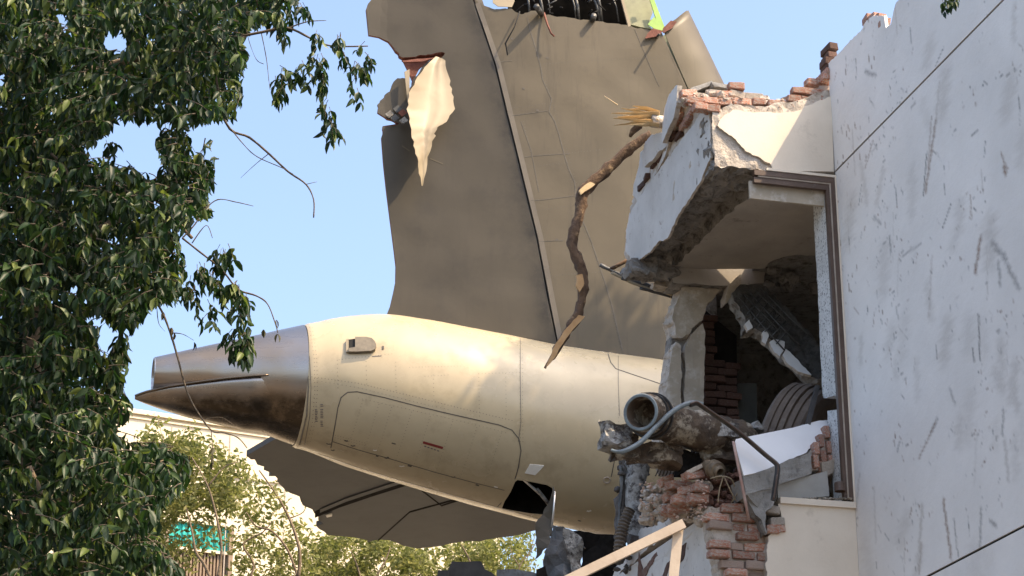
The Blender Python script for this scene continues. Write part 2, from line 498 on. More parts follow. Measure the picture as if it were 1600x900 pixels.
def leafmat(name, c1, c2, c3, trans=.35, rough=.45):
    m, t, p = nodes(name)
    at = N(t, 'ShaderNodeAttribute'); at.attribute_name = 'leafvar'
    cr = N(t, 'ShaderNodeValToRGB')
    e = cr.color_ramp.elements
    e[0].color = c4(c1); e[1].color = c4(c3); e[1].position = 1
    k = e.new(.6); k.color = c4(c2)
    t.links.new(at.outputs['Fac'], cr.inputs['Fac'])
    t.links.new(cr.outputs[0], p.inputs['Base Color'])
    p.inputs['Roughness'].default_value = rough
    p.inputs['Specular IOR Level'].default_value = .35
    tr = N(t, 'ShaderNodeBsdfTranslucent')
    hv = N(t, 'ShaderNodeHueSaturation'); hv.inputs['Value'].default_value = 1.3; hv.inputs['Saturation'].default_value = 1.1
    t.links.new(cr.outputs[0], hv.inputs['Color']); t.links.new(hv.outputs[0], tr.inputs['Color'])
    mx = N(t, 'ShaderNodeMixShader'); mx.inputs[0].default_value = trans
    t.links.new(p.outputs[0], mx.inputs[1]); t.links.new(tr.outputs[0], mx.inputs[2])
    t.links.new(mx.outputs[0], t.nodes['Material Output'].inputs['Surface'])
    return m
M['leaf'] = leafmat('dark_leaf', (.012, .030, .010), (.032, .066, .015), (.15, .185, .04))
M['bgleaf'] = leafmat('olive_leaf', (.11, .125, .035), (.19, .20, .06), (.30, .28, .11), .45, .6)
M['deadleaf'] = leafmat('withered_leaf', (.05, .045, .022), (.075, .07, .03), (.12, .09, .045), .25, .6)
# ================================================================== GROUND
g = mk('ground', [(-400, -200, 0), (400, -200, 0), (400, 700, 0), (-400, 700, 0)], [(0, 1, 2, 3)], M['ground'])
tag(g, kind='structure')

# ================================================================== BUILDING
UW = 1.22                                      # the wing wall stands here, right of the corner window
B = thing('damaged_building', C0, 'white plastered building with smashed corner window and scratched side wall', 'building')

# --- wing wall: three plaster panels with recessed grooves between them
def stainwall():
    m, t, p = nodes('stained_white_wall')
    tc = N(t, 'ShaderNodeTexCoord')
    n1 = N(t, 'ShaderNodeTexNoise', Scale=.9, Detail=8.0, Roughness=.6)
    t.links.new(tc.outputs['Object'], n1.inputs['Vector'])
    cr = N(t, 'ShaderNodeValToRGB')
    cr.color_ramp.elements[0].position = .33; cr.color_ramp.elements[1].position = .7
    cr.color_ramp.elements[0].color = (.84, .80, .745, 1); cr.color_ramp.elements[1].color = (.72, .685, .635, 1)
    t.links.new(n1.outputs['Fac'], cr.inputs['Fac'])
    out = cr.outputs[0]
    nb = N(t, 'ShaderNodeTexNoise', Scale=38.0, Detail=6.0, Roughness=.75)
    t.links.new(tc.outputs['Object'], nb.inputs['Vector'])
    for an, c, lo, hi in (('dirt', (.20, .185, .17), .25, .62), ('clay', (.25, .155, .10), .25, .62), ('wash', (.42, .375, .32), .1, .7)):
        a = N(t, 'ShaderNodeAttribute'); a.attribute_name = an
        mr = N(t, 'ShaderNodeMapRange'); mr.inputs[1].default_value = lo; mr.inputs[2].default_value = hi
        mr.inputs[3].default_value = .35; mr.inputs[4].default_value = 1.15
        t.links.new(nb.outputs['Fac'], mr.inputs[0])
        mm = N(t, 'ShaderNodeMath', operation='MULTIPLY', use_clamp=True)
        t.links.new(a.outputs['Fac'], mm.inputs[0]); t.links.new(mr.outputs[0], mm.inputs[1])
        mx = N(t, 'ShaderNodeMix', data_type='RGBA')
        t.links.new(mm.outputs[0], mx.inputs[0]); t.links.new(out, mx.inputs[6]); mx.inputs[7].default_value = c4(c)
        out = mx.outputs[2]
    t.links.new(out, p.inputs['Base Color'])
    p.inputs['Roughness'].default_value = .8
    n2 = N(t, 'ShaderNodeTexNoise', Scale=9.0, Detail=12.0, Roughness=.68)
    t.links.new(tc.outputs['Object'], n2.inputs['Vector'])
    b = N(t, 'ShaderNodeBump'); b.inputs['Strength'].default_value = .45; b.inputs['Distance'].default_value = .02
    t.links.new(n2.outputs['Fac'], b.inputs['Height']); t.links.new(b.outputs[0], p.inputs['Normal'])
    return m
M['stainwall'] = stainwall()
WP = SP(UW)
rs = random.Random(11)
marks = []      # v, z, dv, dz (end), half width, strength, channel
def mark(x1, y1, x2, y2, wpx, s, ch):
    a = WP.px(x1, y1); b = WP.px(x2, y2)
    marks.append((a[0], a[1], b[0], b[1], wpx / 190.0, s, ch))
for q in [(1468, 130, 1462, 190, 5, .55, 2), (1462, 190, 1446, 300, 5, .75, 1), (1448, 240, 1443, 305, 3, .9, 0), (1486, 318, 1473, 356, 2, .95, 0),
          (1532, 372, 1524, 425, 6, .8, 1), (1550, 380, 1572, 405, 7, .6, 0), (1560, 410, 1563, 445, 5, .6, 0), (1574, 415, 1592, 450, 6, .6, 0),
          (1529, 492, 1531, 562, 3, .95, 0), (1520, 545, 1522, 565, 3, .9, 0), (1462, 660, 1436, 716, 3.2, .7, 1), (1464, 655, 1455, 675, 5, .6, 0),
          (1568, 640, 1566, 680, 4, .6, 0), (1570, 690, 1576, 750, 6, .5, 2), (1441, 790, 1434, 890, 6, .6, 2), (1440, 850, 1436, 895, 4, .5, 1),
          (1474, 782, 1486, 870, 5, .75, 1), (1490, 810, 1497, 868, 2.5, .7, 0), (1533, 795, 1530, 890, 4, .65, 0), (1510, 795, 1516, 838, 1.5, .8, 0),
          (1547, 814, 1556, 822, 4, .7, 0), (1406, 690, 1402, 705, 3, .7, 0), (1424, 795, 1422, 806, 3, .8, 1), (1322, 100, 1321, 118, 2, .9, 1),
          (1337, 92, 1338, 122, 2, .8, 0), (1352, 112, 1368, 118, 5, .6, 0), (1324, 195, 1328, 205, 2, .9, 1), (1336, 193, 1337, 203, 2, 1, 1),
          (1364, 220, 1352, 262, 3, .6, 1), (1398, 287, 1402, 320, 2, .8, 0), (1390, 370, 1392, 395, 4, .7, 0), (1366, 338, 1376, 350, 4, .5, 0),
          (1410, 400, 1440, 380, 3, .5, 0), (1474, 75, 1462, 102, 2, .7, 0), (1422, 45, 1424, 65, 3, .6, 0), (1430, 160, 1424, 168, 4, .5, 0),
          (1564, 240, 1574, 265, 3, .7, 1), (1568, 262, 1572, 271, 5, .9, 1), (1516, 305, 1518, 342, 3, .6, 1), (1540, 220, 1538, 245, 2, .8, 0),
          (1592, 150, 1594, 195, 2, .7, 0), (1475, 258, 1476, 305, 1.2, .7, 0), (1346, 290, 1342, 320, 2, .7, 0), (1400, 480, 1404, 498, 3, .5, 0),
          (1396, 522, 1398, 530, 3, .7, 0), (1462, 540, 1464, 560, 2, .8, 0), (1484, 608, 1492, 630, 4, .5, 0), (1430, 560, 1428, 580, 3, .5, 2)]:
    mark(*q)
for i in range(260):
    x = rs.choice([rs.uniform(1306, 1600), rs.uniform(1306, 1420)]); y = rs.uniform(-10, 900)
    L = rs.uniform(2, 12); a = rs.gauss(0, .6)
    mark(x, y, x + L * math.sin(a), y + L, rs.uniform(.6, 2.0), rs.uniform(.2, .7), rs.choice([0, 0, 0, 1, 2]))
for i in range(60):
    x = 1306 + abs(rs.gauss(0, 45)); y = rs.uniform(60, 520)
    mark(x, y, x + rs.uniform(-2, 2), y + rs.uniform(2, 12), rs.uniform(1, 2.4), rs.uniform(.4, .95), rs.choice([0, 1, 1]))
for i in range(14):                                 # rain runs and brown smears
    x = rs.uniform(1310, 1600); y = rs.uniform(-20, 880)
    mark(x, y, x + rs.gauss(0, 4), y + rs.uniform(30, 110), rs.uniform(1.5, 5), rs.uniform(.2, .55), rs.choice([1, 2, 2]))
for i in range(22):                                 # clustered impact specks
    cx, cy = rs.uniform(1320, 1600), rs.uniform(0, 900)
    for k in range(rs.randint(5, 14)):
        x, y = cx + rs.gauss(0, 14), cy + rs.gauss(0, 16)
        mark(x, y, x + rs.gauss(0, 2), y + rs.uniform(1, 7), rs.uniform(.7, 2.2), rs.uniform(.4, .95), rs.choice([0, 0, 1]))
for i in range(40):
    x = rs.uniform(1330, 1600); y = rs.uniform(0, 900)
    mark(x, y, x + rs.uniform(-10, 10), y + rs.uniform(20, 60), rs.uniform(8, 26), rs.uniform(.15, .42), 2)
def wall_panel(z0, topfn, v0, v1, st):
    nv_ = int((v1 - v0) / st) + 1
    vs = np.linspace(v0, v1, nv_)
    tops = np.array([topfn(v) for v in vs])
    nz_ = int((tops.max() - z0) / st) + 1
    t = np.linspace(0, 1, nz_)
    Vv = np.repeat(vs[:, None], nz_, 1); Zz = z0 + (tops[:, None] - z0) * t[None, :]
    ch = [np.zeros_like(Vv) for _ in range(3)]
    for (a, b, c, d, hw, s, k) in marks:
        r2 = hw * 3 + .02
        if max(b, d) < z0 - r2 or min(b, d) > tops.max() + r2: continue
        dx, dy = c - a, d - b
        L2 = dx * dx + dy * dy + 1e-9
        tt = np.clip(((Vv - a) * dx + (Zz - b) * dy) / L2, 0, 1)
        wob = hw * .5 * np.sin(Zz * 31 + a * 50) * np.sin(Zz * 77 + b * 20)
        dist = np.hypot(Vv - a - dx * tt + wob, Zz - b - dy * tt)
        ch[k] = np.maximum(ch[k], 1.05 * s * np.clip(1.25 - dist / hw, 0, 1))
    P = [bl(UW, v, z) for v, z in zip(Vv.ravel(), Zz.ravel())]
    faces = []
    for i in range(nv_ - 1):
        for j in range(nz_ - 1):
            a = i * nz_ + j
            faces.append((a, a + 1, a + nz_ + 1, a + nz_))
    # thickness: a rim back into the wall
    n = len(P)
    ring = [i * nz_ for i in range(nv_)] + [(nv_ - 1) * nz_ + j for j in range(1, nz_)] + [i * nz_ + nz_ - 1 for i in range(nv_ - 2, -1, -1)] + [j for j in range(nz_ - 2, 0, -1)]
    back = [P[i] + R * .03 for i in ring]
    P += back
    m = len(ring)
    for k in range(m):
        k2 = (k + 1) % m
        faces.append((ring[k2], ring[k], n + k, n + k2))
    o = mk('wall_panel', P, faces, M['stainwall'], B, recalc=False)
    for nm, arr in zip(('dirt', 'clay', 'wash'), ch):
        at = o.data.attributes.new(nm, 'FLOAT', 'POINT')
        at.data.foreach_set('value', np.concatenate([arr.ravel(), np.zeros(m)]))
    return o
topk = [WP.px(*q) for q in [(1297, 96), (1312, 82), (1330, 62), (1346, 47), (1353, 33), (1363, 25), (1382, 24), (1384, 44), (1392, 38), (1399, 5), (1420, -14)]]
topk = sorted(topk) + []
def wtop(v):
    ks = topk
    if v >= ks[-1][0]: z = ks[-1][1]
    elif v <= ks[0][0]: z = ks[0][1]
    else:
        for i in range(len(ks) - 1):
            if ks[i][0] <= v <= ks[i + 1][0]:
                f = (v - ks[i][0]) / (ks[i + 1][0] - ks[i][0] + 1e-9)
                z = ks[i][1] + f * (ks[i + 1][1] - ks[i][1]); break
    return z + .012 * nz((v, 0, 0), 22) + .008 * nz((v, 0, 0), 70)
wall_panel(9.782, wtop, -4.6, .02, .022)
wall_panel(5.573, lambda v: 9.760, -4.6, .0, .022)
wall_panel(0.0, lambda v: 5.551, -4.6, .0, .08)
roughbox('wing_core', bl(UW + .022, -4.58, 0), R * 5, BACK * 4.9, ZV * 10.62, (4, 20, 4), M['plaster'], .012, B, keep=lambda a, b, c, d: d if c > .95 else d * 0)
for z_ in (9.7635, 5.5545):
    box('wall_groove', bl(UW + .012, -4.59, z_), R * .008, BACK * 4.58, ZV * .015, M['soot_and_shade'], B)
# rear block that the fuselage has run into (its interior is dark)
for nm, o_, a_, b_, c_ in [
        ('rear_wall', bl(1.12, 2.78, 0), R * .22, BACK * .25, ZV * 6.2),
        ('rear_wall', bl(4.2, 3.2, 0), R * 5, BACK * .25, ZV * 11.5),
        ('rear_wall', bl(4.2, 12.6, 0), R * 5, BACK * .25, ZV * 11.5),
        ('rear_wall', bl(9.2, 3.45, 0), R * .25, BACK * 9.1, ZV * 11.5),
        ('rear_roof', bl(4.2, 3.2, 11.5), R * 5.25, BACK * 9.65, ZV * .25),
        ('room_floor', bl(.02, .26, 6.0), R * 2.9, BACK * 4.9, ZV * .22),
        ('room_wall', bl(.95, 2.95, 6.22), R * .12, BACK * 2.1 + R * .75, ZV * 3.49),
        ('room_wall', bl(1.6, 5.0, 6.22), R * 2.5, BACK * .12, ZV * 3.49),
        ('room_wall', bl(3.95, .3, 6.22), R * .12, BACK * 4.69, ZV * 3.43)]:
    box(nm, o_, a_, b_, c_, M['concrete'] if nm.startswith('room') else M['plaster'], B)
box('rear_ceiling', bl(.9, 2.70, 9.715), R * 3.4, BACK * 2.4 + R * .85, ZV * .15, M['concrete'], B)
box('rear_ceiling', bl(1.26, .3, 9.66), R * 2.8, BACK * 2.39, ZV * .15, M['concrete'], B)

# --- front lintel: rough core and the plaster skin that is left on it
f0 = FP(0.0)
roughbox('beam_end', onplane(990, 404, bl(0, 2.3, 0), BACK), R * .5, BACK * .3, ZV * -.14, (9, 6, 4), M['concrete'], .06, B, 3, 7)
fc = FP(0.03)
core = jag(fc.poly([(1112, 172), (1150, 163), (1190, 166), (1228, 160), (1262, 152), (1298, 140), (1304, 271), (1200, 268), (1160, 262), (1116, 260)]), .012, .04, 3, {0, 1, 2, 3, 4, 7, 8, 9})
lint = slab('lintel', core, fc, .5, M['mortar'], M['concrete'], M['concrete'], B, spacing=.05, rough=.02, erough=.055, esteps=10, seed=4)
pl_ = jag(f0.poly([(1121, 196), (1131, 181), (1146, 171), (1180, 176), (1215, 176), (1240, 175), (1262, 165), (1285, 156), (1299, 150), (1303, 268), (1212, 267), (1203, 255), (1180, 243), (1165, 236), (1150, 218), (1136, 208)]),
          .007, .03, 5, {0, 1, 2, 3, 4, 5, 6, 7, 10, 11, 12, 13, 14, 15})
slab('plaster_skin', pl_, f0, .032, M['cream'], M['mortar'], None, lint, spacing=.08, seed=5)
# --- side lintel
sc_ = SP(0.025)
score = jag(sc_.poly([(1108, 176), (1110, 255), (1060, 318), (1000, 393), (984, 412), (975, 396), (984, 335), (992, 300), (1020, 245), (1048, 190), (1072, 150), (1096, 150)]), .02, .05, 7, {1, 2, 3, 4, 6, 7, 8, 9, 10})
slint = slab('side_lintel', score, sc_, .52, M['mortar'], M['concrete'], M['concrete'], B, spacing=.07, rough=.05, erough=.06, esteps=11, seed=6)
s0 = SP(0.0)
sp1 = jag(s0.poly([(1108, 176), (1110, 215), (1110, 246), (1094, 285), (1078, 310), (1060, 335), (1043, 372), (1028, 378), (1010, 398), (990, 410), (977, 392), (978, 360), (984, 332), (1001, 305), (1022, 276), (1040, 250), (1058, 228), (1075, 205), (1090, 184), (1100, 168), (1106, 166)]),
          .011, .04, 8)
slab('plaster_skin', sp1, s0, .026, M['blueplaster'], M['mortar'], None, slint, spacing=.1, seed=9)
# cracked plaster flakes that stand off the side lintel
for k, (pts, uo, tilt) in enumerate([
        ([(1066, 134), (1065, 160), (1060, 185), (1050, 205), (1040, 224), (1036, 214), (1034, 190), (1037, 170), (1046, 152), (1056, 142)], -.06, .05),
        ([(1034, 206), (1040, 226), (1030, 236), (1021, 252), (1012, 262), (1008, 246), (1014, 222), (1024, 210)], -.05, -.04),
        ([(1010, 226), (1016, 258), (1006, 284), (996, 300), (990, 314), (986, 305), (988, 288), (994, 262), (997, 238)], -.04, .06),
        ([(1040, 228), (1048, 222), (1040, 246), (1024, 268), (1004, 296), (996, 306), (1006, 284), (1020, 256)], -.01, .03)]):
    q = SP(uo)
    slab('plaster_flake', jag(q.poly(pts), .008, .04, 20 + k), q, .05, M['blueplaster'], M['mortar'], None, slint, spacing=.08, off=lambda a, b, t=tilt: t * math.sin(a * 3 + b * 2), seed=k)
# --- ceiling, rear beam, pillar
hc = HP(9.62)
cpoly = jag(hc.poly([(1180, 305), (1272, 306), (1276, 400), (1250, 398), (1222, 402), (1200, 412), (1195, 420), (1052, 421), (1082, 390), (1118, 352), (1150, 322)]), .02, .05, 12, {2, 3, 4, 7, 8, 9})
slab('ceiling', cpoly, hc, .2, M['ceiling'], M['concrete'], None, B, spacing=.2, rough=.008, erough=.03, esteps=3, seed=3)
fb = FP(2.36)
bpoly = jag(fb.poly([(1046, 418), (1195, 415), (1194, 443), (1160, 446), (1154, 444), (1146, 446), (1052, 442)]), .008, .05, 13, {1, 2, 3, 4, 5})
slab('rear_beam', bpoly, fb, .32, M['ceiling'], M['concrete'], None, B, spacing=.1, erough=.03, esteps=3, seed=8)
slab('beam_fragment', jag(FP(2.3).poly([(1157, 428), (1158, 446), (1150, 458), (1140, 470), (1134, 474), (1133, 462), (1140, 444), (1150, 434)]), .008, .03, 14), FP(2.3), .15, M['tanplaster'], M['mortar'], None, B, seed=2)
pp = FP(2.44)
pillar = slab('pillar', jag(pp.poly([(1065, 447), (1128, 452), (1118, 463), (1106, 474), (1101, 490), (1098, 500), (1090, 506), (1082, 512), (1080, 518), (1068, 527), (1060, 528), (1056, 522), (1054, 508), (1050, 496), (1053, 480), (1058, 470), (1062, 460)]), .008, .035, 15, {1, 2, 3, 4, 5, 6, 7, 8, 9, 10, 11, 12, 13, 14, 15, 16}),
              pp, .3, M['tanplaster'], M['mortar'], None, B, spacing=.09, rough=.015, erough=.04, esteps=4, seed=21)
p2 = FP(2.43)
slab('pillar_fragment', jag(p2.poly([(1098, 505), (1102, 520), (1101, 560), (1100, 600), (1100, 680), (1066, 690), (1068, 640), (1070, 600), (1070, 560), (1071, 540), (1080, 524), (1088, 514)]), .006, .035, 16), p2, .3, M['tanplaster'], M['mortar'], None, pillar, spacing=.09, rough=.012, erough=.03, esteps=4, seed=22)
p3 = FP(2.40)
slab('pillar_fragment', jag(p3.poly([(1056, 534), (1064, 540), (1065, 565), (1064, 600), (1063, 640), (1060, 690), (1030, 690), (1036, 640), (1042, 600), (1046, 572), (1050, 548)]), .008, .035, 17), p3, .28, M['tanplaster'], M['mortar'], None, pillar, spacing=.09, rough=.012, erough=.04, esteps=4, seed=23)
slab('pillar_core', p2.poly([(1054, 520), (1092, 505), (1098, 690), (1040, 690)]), FP(2.52), .2, M['concrete'], None, None, pillar, seed=1)
# --- window frame, jamb and sill
def bar(name, u0, u1, v0, v1, z0, z1, m, parent=B):
    return box(name, bl(u0, v0, z0), R * (u1 - u0), BACK * (v1 - v0), ZV * (z1 - z0), m, parent)
wf = bar('window_frame', 1.165, 1.205, -.012, .05, 6.56, 9.70, M['frame'])
bar('frame_edge', 1.152, 1.166, -.004, .045, 6.56, 9.66, M['framepale'], wf)
bar('inner_stile', 1.118, 1.153, .004, .05, 6.56, 9.655, M['frame'], wf)
bar('head_rail', .40, 1.166, -.011, .05, 9.645, 9.697, M['frame'], wf)
bar('head_edge', .44, 1.151, -.003, .045, 9.63, 9.646, M['framepale'], wf)
bar('head_rail', .40, 1.119, .006, .05, 9.575, 9.631, M['frame'], wf)
bar('architrave', .52, 1.2185, -.02, .028, 9.70, 9.725, M['cream'], wf)
bar('architrave', 1.204, 1.2185, -.02, .028, 6.54, 9.70, M['cream'], wf)
fj = SP(1.125)
jz = lambda z: z
jb = fj.poly([(1270, 306), (1272, 360), (1276, 420), (1279, 480), (1281, 530), (1284, 600), (1287, 622)])
slab('jamb', jag([(.06, 7.55), (.06, 9.575), (jb[0][0], 9.575)] + jb[1:], .010, .06, 31, {3, 4, 5, 6, 7, 8}), fj, .09, M['jamb'], None, None, B, spacing=.15, seed=1)
jb = fj.poly([(1292, 642), (1294, 690), (1300, 740)])
slab('jamb_fragment', jag([(.06, 6.56), (.06, 7.42)] + jb + [(jb[-1][0], 6.56)], .010, .06, 32, {2, 3}), SP(1.128), .085, M['jamb'], None, None, B, spacing=.15, seed=2)
slab('inner_head', [(.38, 9.44), (1.124, 9.44), (1.124, 9.62), (.38, 9.62)], FP(.08), .03, M['tanplaster'], None, None, B)
bar('sill', .50, 1.2175, -.03, .28, 6.48, 6.535, M['cream'])
# --- lower front wall
lw = jag(f0.poly([(1216, 790), (1222, 812), (1216, 828), (1200, 838), (1198, 860), (1196, 880), (1199, 905)]), .01, .03, 41, {0, 1, 2, 3, 4, 5})
lw = lw + [(.37, 0.0), (1.2185, 0.0), (1.2185, 6.479), (.49, 6.479)]
lwall = slab('lower_wall', lw, f0, .24, M['cream'], M['mortar'], None, B, spacing=.12, erough=.02, esteps=3, seed=12)
bk = FP(.10)
bkp = jag(bk.poly([(1108, 792), (1165, 788), (1190, 800), (1202, 835), (1215, 840), (1215, 910), (1128, 910), (1118, 850)]), .015, .04, 42)
bcore = slab('brick_core', bkp, bk, .22, M['mortar'], None, None, B, spacing=.06, rough=.015, erough=.02, esteps=3, seed=13)
bar('lower_core', -.04, .37, .06, .24, 0, 5.80, M['plaster'])
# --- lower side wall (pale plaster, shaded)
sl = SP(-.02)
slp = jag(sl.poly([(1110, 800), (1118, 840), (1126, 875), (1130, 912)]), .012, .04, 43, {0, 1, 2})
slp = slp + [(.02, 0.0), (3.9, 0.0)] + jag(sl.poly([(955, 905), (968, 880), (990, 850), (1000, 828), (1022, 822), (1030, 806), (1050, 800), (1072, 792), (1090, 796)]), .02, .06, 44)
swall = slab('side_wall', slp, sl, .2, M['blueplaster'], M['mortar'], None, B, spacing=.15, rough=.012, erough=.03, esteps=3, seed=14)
for k, pts in enumerate([[(998, 862), (1004, 890), (1012, 880), (1026, 862), (1028, 868), (1016, 884), (1006, 905), (996, 905)], [(1042, 880), (1048, 874), (1040, 905), (1032, 905)], [(1064, 855), (1072, 848), (1068, 872), (1060, 884), (1058, 872)]]):
    slab('spall', jag(SP(-.024).poly(pts), .008, .03, 50 + k), SP(-.024), .006, M['brickdark'], None, None, swall)

# ------------------------------------------------------------------ bricks
def brick_mesh(seed):
    rnd = random.Random(seed)
    bm = bmesh.new()
    bmesh.ops.create_cube(bm, size=1.0)
    for v in bm.verts: v.co += Vector((rnd.uniform(-.03, .03), rnd.uniform(-.05, .05), rnd.uniform(-.06, .06)))
    bmesh.ops.bevel(bm, geom=list(bm.edges), offset=.07, segments=1, affect='EDGES', profile=.6)
    for v in bm.verts: v.co += Vector((rnd.uniform(-.02, .02), rnd.uniform(-.025, .025), rnd.uniform(-.035, .035)))
    bmesh.ops.triangulate(bm, faces=bm.faces)
    me = bpy.data.meshes.new('brick')
    bm.to_mesh(me); bm.free()
    return me
BR = {}
for mm in ('brick', 'brickdark', 'mortar', 'mortarbrick'):
    BR[mm] = []
    for s in range(6):
        me = brick_mesh(s + 10)
        me.materials.append(M[mm])
        BR[mm].append(me)
rb = random.Random(5)
def brick(p, ax, ay, az, dims=(.225, .105, .072), parent=None, kind='brick', jit=.006, rot=.03, name='brick', label=None, cat=None, group=None):
    """one brick centred at p, long along ax, deep along ay, tall along az"""
    me = rb.choice(BR[kind])
    o = bpy.data.objects.new(name, me)
    col.objects.link(o)
    ax = (ax + Vector((rb.uniform(-rot, rot), rb.uniform(-rot, rot), rb.uniform(-rot, rot)))).normalized()
    az = (az - ax * az.dot(ax)).normalized()
    ay = az.cross(ax).normalized()
    p = p + Vector((rb.uniform(-jit, jit), rb.uniform(-jit, jit), rb.uniform(-jit, jit)))
    if parent:
        o.parent = parent
        p = p - wloc(parent)
    m = Matrix(((ax.x * dims[0], ay.x * dims[1], az.x * dims[2], p.x), (ax.y * dims[0], ay.y * dims[1], az.y * dims[2], p.y), (ax.z * dims[0], ay.z * dims[1], az.z * dims[2], p.z), (0, 0, 0, 1)))
    o.matrix_basis = m
    if label: tag(o, label, cat, group)
    return o
# exposed brickwork under the window
row = 0
z = 5.66
zonepoly = bk.poly([(1106, 792), (1168, 788), (1188, 798), (1194, 826), (1203, 838), (1203, 915), (1126, 915), (1116, 850)])
while z < 6.52:
    u = -.40 + (.117 if row % 2 else 0) + rb.uniform(-.02, .02)
    while u < .40:
        L = rb.choice([.225, .225, .225, .11])
        if inside((u + L / 2, z), zonepoly) or inside((u + L * .25, z), zonepoly):
            d = rb.uniform(-.05, .04)
            if rb.random() < .1:
                u += L + .013; continue
            brick(bl(u + L / 2, .105 + d, z), R, BACK, ZV, (L * rb.uniform(.82, 1.03), .11, .072 * rb.uniform(.85, 1.08)), bcore, 'mortarbrick' if rb.random() < .3 else 'brick', .009, .07)
        u += L + .013
    z += .086; row += 1
# a broken lump of wall at the edge of the lower front wall
for (x, y) in [(1206, 800), (1212, 815), (1204, 828), (1214, 826)]:
    p = onplane(x, y, bl(0, .02, 0), BACK)
    brick(p, R, BACK, ZV, (.13, .10, .072), lwall, rb.choice(['brick', 'mortar']), .01, .25)
# inner brick wall behind the pillar
iw = FP(2.80)
ib = slab('inner_wall', iw.poly([(1095, 470), (1156, 520), (1158, 700), (1090, 700)]), FP(2.9), .12, M['soot_and_shade'], None, None, B)
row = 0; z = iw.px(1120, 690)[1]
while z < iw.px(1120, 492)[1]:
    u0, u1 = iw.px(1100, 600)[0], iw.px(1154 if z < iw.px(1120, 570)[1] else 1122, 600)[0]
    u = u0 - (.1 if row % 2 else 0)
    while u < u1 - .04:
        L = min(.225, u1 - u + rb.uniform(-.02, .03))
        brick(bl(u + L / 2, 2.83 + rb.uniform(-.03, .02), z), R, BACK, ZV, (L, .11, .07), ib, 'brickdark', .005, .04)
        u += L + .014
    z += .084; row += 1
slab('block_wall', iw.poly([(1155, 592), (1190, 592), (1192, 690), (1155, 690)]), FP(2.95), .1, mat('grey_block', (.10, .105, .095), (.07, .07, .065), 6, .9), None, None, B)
# bricks along the broken parapet
def row_px(y0, xs, v, parent, kind='brick', dims=(.21, .1, .07), rot=.1):
    for x in xs:
        p = onplane(x, y0 + rb.uniform(-2, 2), bl(0, v, 0), BACK)
        brick(p, R, BACK, ZV, (dims[0] * rb.uniform(.6, 1.1), dims[1], dims[2]), parent, kind if rb.random() < .7 else 'mortarbrick', .01, rot)
row_px(158, [1240, 1266, 1288], .09, lint)
row_px(145, [1246, 1272, 1292], .12, lint)
row_px(132, [1272, 1291], .15, lint)
row_px(162, [1086, 1108, 1130, 1158, 1184, 1212], .12, lint, 'brick')
row_px(172, [1092, 1112], .06, lint)
row_px(152, [1084, 1120, 1150, 1176], .22, lint, 'mortar')
for (x, y) in [(1292, 118), (1294, 108), (1288, 126), (1295, 92), (1296, 80), (1291, 100)]:
    brick(onplane(x, y, bl(0, .1, 0), BACK), BACK, R, ZV, (.2, .1, .07), lint, 'brickdark' if y < 112 else 'brick', .01, .12)
for (x, y) in [(1358, 31), (1366, 30), (1374, 30), (1380, 36), (1379, 44)]:
    brick(onplane(x, y, bl(UW + .05, 0, 0), R), BACK, R, ZV, (.14, .09, .066), B, 'brick', .008, .1)
# bricks showing in the crack of the side lintel
for (x, y) in [(1068, 168), (1076, 156), (1082, 176), (1066, 186), (1072, 196), (1058, 202), (1064, 212), (1050, 220), (1046, 232), (1036, 246), (1026, 256), (1014, 280), (1006, 292), (1056, 214), (1078, 188), (1090, 168)]:
    brick(onplane(x, y, bl(.03, 0, 0), R), BACK, R, ZV, (.17, .09, .065), slint, 'brick' if y < 200 else rb.choice(['brickdark', 'mortar']), .01, .25)
# ================================================================== AIRCRAFT TAIL
AZ = math.radians(15)
H = Vector((math.cos(AZ), math.sin(AZ), 0))            # towards the nose, seen from above
NS = Vector((math.sin(AZ), -math.cos(AZ), 0))          # the side that faces the camera
O = atY(240, 585, 27.0)
AP = Plane(O, H, ZV, -NS)
def axis_pt(x, yc):
    return onplane(x, yc, O, NS)
def axo(x, y, o):
    return onplane(x, y, O + NS * o, NS)
def depth(p): return (p - CAM).dot(FW)
plane_root = thing('aircraft_tail', Vector((O.x + 3, O.y + 1, O.z)), 'torn off tail of a white airliner jammed nose first into the building', 'aircraft')
PR = plane_root
st = [(466, 508, 697), (475, 506.5, 701), (490, 502, 706), (505, 498, 711), (525, 494, 719), (550, 491, 729), (590, 489, 741), (640, 496, 756), (700, 507, 774), (772, 521, 794), (860, 539, 817), (975, 555, 841), (1060, 567, 856), (1150, 580, 872), (1230, 592, 886)]
def interp(tab, x):
    if x <= tab[0][0]: return tab[0][1:]
    for i in range(len(tab) - 1):
        if tab[i][0] <= x <= tab[i + 1][0]:
            f = (x - tab[i][0]) / (tab[i + 1][0] - tab[i][0])
            return tuple(a + (b - a) * f for a, b in zip(tab[i][1:], tab[i + 1][1:]))
    return tab[-1][1:]
def smoothtab(tab, xs):
    out = []
    for x in xs:
        acc = None
        ws = 0
        for k in range(-6, 7):
            xx = min(max(x + k * 4, tab[0][0]), tab[-1][0])
            v = interp(tab, xx); w_ = 1.0
            acc = [a + b * w_ for a, b in zip(acc, v)] if acc else [b * w_ for b in v]
            ws += w_
        out.append((x,) + tuple(a / ws for a in acc))
    return out
